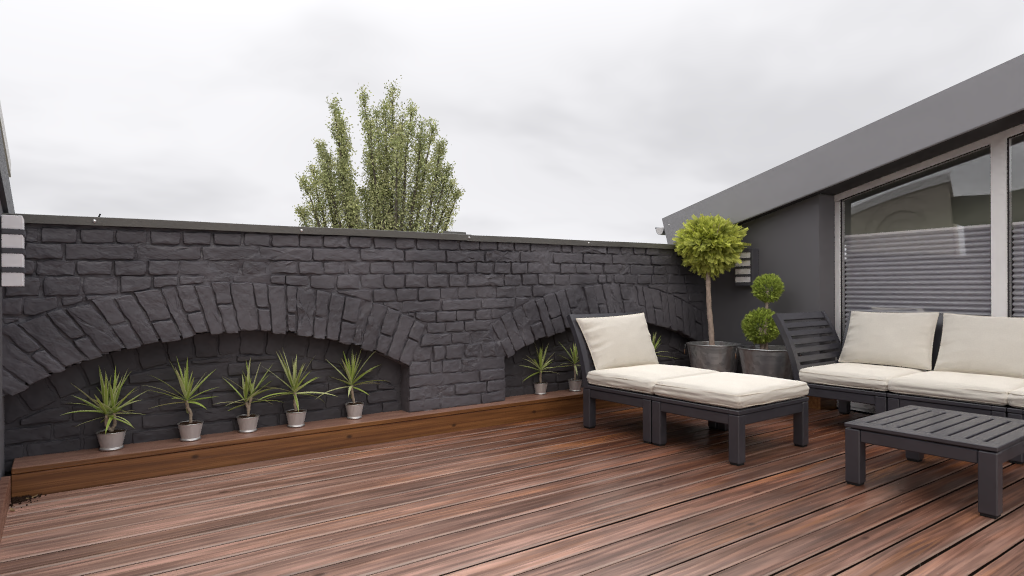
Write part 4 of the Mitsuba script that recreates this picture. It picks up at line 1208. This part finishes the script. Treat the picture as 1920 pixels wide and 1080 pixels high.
# ------------------------------------------------------------------ poplar beyond the wall
tree = thing('poplar_tree', 'tall leafy poplar rising behind the brick wall', 'tree')
TB = np.array([10.91, 24.15, -9.0])          # foot of the trunk, down in the street
LEAD = [  # leaders: tip (x, y from the trunk; height), crossing point above the wall (x, y from the trunk), spread
    (0.26, -0.18, 9.27, 0.27, -0.18, 0.5), (-0.57, 0.9, 9.18, -0.01, 0.36, 0.36), (-1.83, 0.94, 8.48, -1.29, 0.68, 0.46),
    (1.74, -0.87, 7.82, 1.04, -0.48, 0.42), (0.57, -1.15, 8.23, 0.33, -0.74, 0.46), (-2.06, 2.09, 7.11, -1.57, 1.56, 0.42),
    (-2.78, 1.51, 5.33, -2.29, 1.3, 0.44), (0.04, 1.08, 8.49, 0.36, 0.53, 0.48), (1.99, -1.66, 5.86, 1.41, -1.17, 0.44),
    (2.56, -1.46, 4.93, 1.94, -1.12, 0.38), (-0.5, 0.61, 6.53, -0.26, 0.37, 0.42), (1.57, -0.14, 7.0, 1.05, -0.06, 0.5),
    (-1.25, 1.64, 7.96, -1.15, 1.35, 0.32), (-2.77, 2.11, 4.16, -2.44, 1.84, 0.34), (0.06, -1.14, 7.25, 0.07, -0.81, 0.52),
    (-1.91, 1.62, 5.54, -1.5, 1.26, 0.4), (2.14, -0.78, 6.91, 1.57, -0.6, 0.36), (-0.26, -0.42, 5.42, -0.23, -0.25, 0.5),
    (-1.16, 0.84, 5.17, -0.98, 0.71, 0.36), (-0.15, -0.14, 8.56, 0.15, -0.27, 0.42), (1.07, -1.25, 7.68, 0.64, -0.79, 0.42),
    (1.63, -1.78, 6.88, 1.14, -1.23, 0.42), (0.76, 0.07, 8.27, 0.54, 0.05, 0.4), (-0.74, -0.08, 7.74, -0.27, -0.23, 0.4),
    (2.25, -1.48, 5.3, 1.67, -1.1, 0.45), (-1.44, 1.28, 8.3, -1.14, 1.0, 0.36), (-2.15, 0.93, 6.38, -1.68, 0.78, 0.42),
    (-2.3, 2.02, 5.95, -1.91, 1.63, 0.42), (-1.62, 0.67, 6.08, -1.32, 0.61, 0.45), (-0.57, 1.03, 5.1, -0.45, 0.76, 0.4),
    (-1.28, 0.19, 4.5, -1.04, 0.24, 0.4)]
Vl, Cl, limbs = [], [], []
r = np.random.default_rng(12)
for li, (tx_, ty_, tz_, mx_, my_, sp) in enumerate(LEAD):
    tip = np.array([TB[0] + tx_, TB[1] + ty_, tz_])
    mid = np.array([TB[0] + mx_, TB[1] + my_, 3.27])
    root = TB + (mid - TB) * np.array([0.35, 0.35, 0.55])
    n = 40
    t = np.linspace(0, 1, n)
    path = ((1 - t) ** 2)[:, None] * root + (2 * t * (1 - t))[:, None] * (mid + (mid - root) * 0.05) + (t ** 2)[:, None] * tip
    path[:, :2] += (meshkit.fbm(np.stack([t * 5, t * 0 + li, t * 0], -1), 2, seed=li)[:, None] - 0.5) * 0.25
    limbs.append(tube(path, 0.11 * (1 - t) ** 0.9 + 0.012, 7))
    H_ = tip[2] - root[2]
    ntw = int(150 * (H_ / 9))
    for j in range(ntw):
        u = 0.12 + 0.88 * r.random() ** 0.8
        p = np.array([np.interp(u, t, path[:, c]) for c in range(3)])
        a = r.random() * 6.283
        w = sp * 2.15 * (0.25 + 1.15 * (1 - u)) ** 0.55 * (0.72 if u > 0.9 else 1)
        Lb = w * (0.55 + 0.75 * r.random())
        d = np.array([math.cos(a) * 0.62, math.sin(a) * 0.62, 0.85]); d /= np.linalg.norm(d)
        e = p + d * Lb
        if p[2] > 0.3 and j % 3 == 0:
            limbs.append(tube([p, (p + e) / 2, e], [0.014, 0.009, 0.004], 4, caps=False))
        m = 16 if p[2] > 0.5 else 6
        q_ = p + d * (Lb * (0.15 + 0.95 * r.random(m)))[:, None] + r.normal(size=(m, 3)) * 0.085
        tone = 0.55 + 0.75 * r.random()
        yel = r.random()
        base_c = np.array([0.42, 0.48, 0.24]) * (1 - yel * 0.75) + np.array([0.82, 0.80, 0.46]) * yel * 0.75
        for pt_ in q_:
            s_ = 0.036 + 0.022 * r.random()
            ax = r.normal(size=3); ax /= np.linalg.norm(ax)
            bx = np.cross(ax, r.normal(size=3)); bx /= np.linalg.norm(bx)
            Vl.append(np.array([pt_ - ax * s_, pt_ + bx * s_ * 0.62, pt_ + ax * s_, pt_ - bx * s_ * 0.62]))
            Cl.append(np.tile(base_c * tone * (0.75 + 0.5 * r.random()), (4, 1)))
Vl, Cl = np.vstack(Vl), np.vstack(Cl)
F = np.arange(len(Vl)).reshape(-1, 4)
tk = np.linspace(0, 1, 8)[:, None]
obj('trunk', tube(TB + np.array([0.0, 0.0, 8.2]) * tk, np.linspace(0.34, 0.2, 8), 12), 'bark_grey', tree, smooth=True)
obj('limbs', cat(limbs), 'bark_grey', tree, smooth=True, kind='stuff')
obj('crown', (Vl, F), 'poplar_leaf', tree, color=Cl, kind='stuff')

# ------------------------------------------------------------------ houses beyond the left edge (seen in the window panes)
pb = thing('pale_building', 'pale rendered gable of a neighbouring building behind the left house', 'building')


def pz(y):
    return 2.46 - 0.195 * (y - 6.76)


def slant(poly, x0, x1):
    # the wing runs away at an angle to the terrace
    return prism(poly, lambda a, b, c: (c, a - 0.60 * (c + 0.41), b), x0, x1)


obj('wall', slant([(5.35, -9), (7.9, -9), (7.9, pz(7.9)), (5.35, pz(5.35))], -7.0, -0.41), 'beige_render', pb)
obj('verge', slant([(5.30, pz(5.30) - 0.11), (7.97, pz(7.97) - 0.11), (7.97, pz(7.97) + 0.03), (5.30, pz(5.30) + 0.03)], -7.0, -0.385), 'pale_trim', pb)
obj('band', box(-0.4095, -0.385, 5.36, 7.9, 1.30, 1.36, 0.005), 'pale_trim', pb)
for yc, zc in ((6.05, 1.80), (7.30, 1.62)):
    for r0, r1, x1_ in ((0.30, 0.36, -0.40), (0.44, 0.54, -0.392), (0.66, 0.72, -0.40)):
        aa = np.linspace(0, np.pi, 24)
        obj('arch_moulding', prism([(yc + r1 * math.cos(t), zc + r1 * math.sin(t)) for t in aa] + [(yc + r0 * math.cos(t), zc + r0 * math.sin(t)) for t in aa[::-1]], lambda a, b, c: (c, a, b), -0.42, x1_), 'beige_render', pb)
nb = thing('tiled_house', 'dark tiled roof of a neighbouring house beyond the left wall', 'house')
obj('roof', prism([(-8.0, 0.2), (-0.9, 2.02), (-0.9, 1.9), (-8.0, 0.0)], lambda a, b, c: (-1.0 + a * 0 - (a + 0.9) * -1.0, c, b), -2.0, 5.2) if False else
    prism([(-9.0, 1.3), (-2.2, 2.62), (-0.6, 2.42), (-0.6, 2.0), (-9.0, 1.0)], lambda a, b, c: (a, c, b), 1.0, 5.45), 'roof_tile', nb)
obj('wall', prism([(-8.8, -9), (-0.75, -9), (-0.75, 1.98), (-8.8, 0.98)], lambda a, b, c: (a, c, b), 1.1, 5.40), 'roof_tile', nb)
obj('vent_pipe', tube([(-2.3, 4.7, 2.5), (-2.18, 4.7, 2.95)], 0.04, 10), 'lamp_grey', nb, smooth=True)

# ------------------------------------------------------------------ litter in the corner by the ledge
r = np.random.default_rng(91)
cr = []
for i in range(150):
    x, y = -0.185 + abs(r.normal()) * 0.045, 3.853 - abs(r.normal()) * 0.06
    s_ = 0.0025 + 0.006 * r.random() ** 2
    m = trimesh.creation.icosphere(0, s_); m.vertices *= 0.6 + 0.8 * r.random(m.vertices.shape); m.apply_translation((x, y, s_ * 0.5))
    cr.append(m)
obj('soil_crumbs', cat(cr), 'soil')
labels['soil_crumbs'] = {'label': 'dark soil crumbs swept into the corner below the ledge', 'category': 'soil', 'kind': 'stuff'}
for i, (x, y, a, c) in enumerate(((-0.13, 3.80, 0.4, 'curled dry leaf lying on the soil crumbs in the deck corner'), (-0.165, 3.62, 1.9, 'curled dry leaf against the skirting of the left wall'))):
    k = thing('dry_leaf', c, 'leaf', 'dry leaves in the deck corner')
    n = 8
    V = []
    for j in range(n):
        t = j / (n - 1); w = 0.008 * math.sin(math.pi * (0.08 + 0.88 * t))
        V += [(t * 0.05, -w, 0.004 + 0.02 * (t - 0.4) ** 2), (t * 0.05, 0, 0.002 + 0.02 * (t - .4) ** 2), (t * 0.05, w, 0.005 + 0.02 * (t - 0.4) ** 2)]
    q = np.arange(n * 3).reshape(n, 3)
    scene.pop(k, None)
    m = trimesh.Trimesh(np.array(V), tri(np.stack([q[:-1, :-1], q[1:, :-1], q[1:, 1:], q[:-1, 1:]], -1).reshape(-1, 4)), process=False)
    m.apply_transform(shift(x, y, 0.001, a))
    scene[k] = mikit.ply(m, 'dry_leaf_mat', smooth=True)
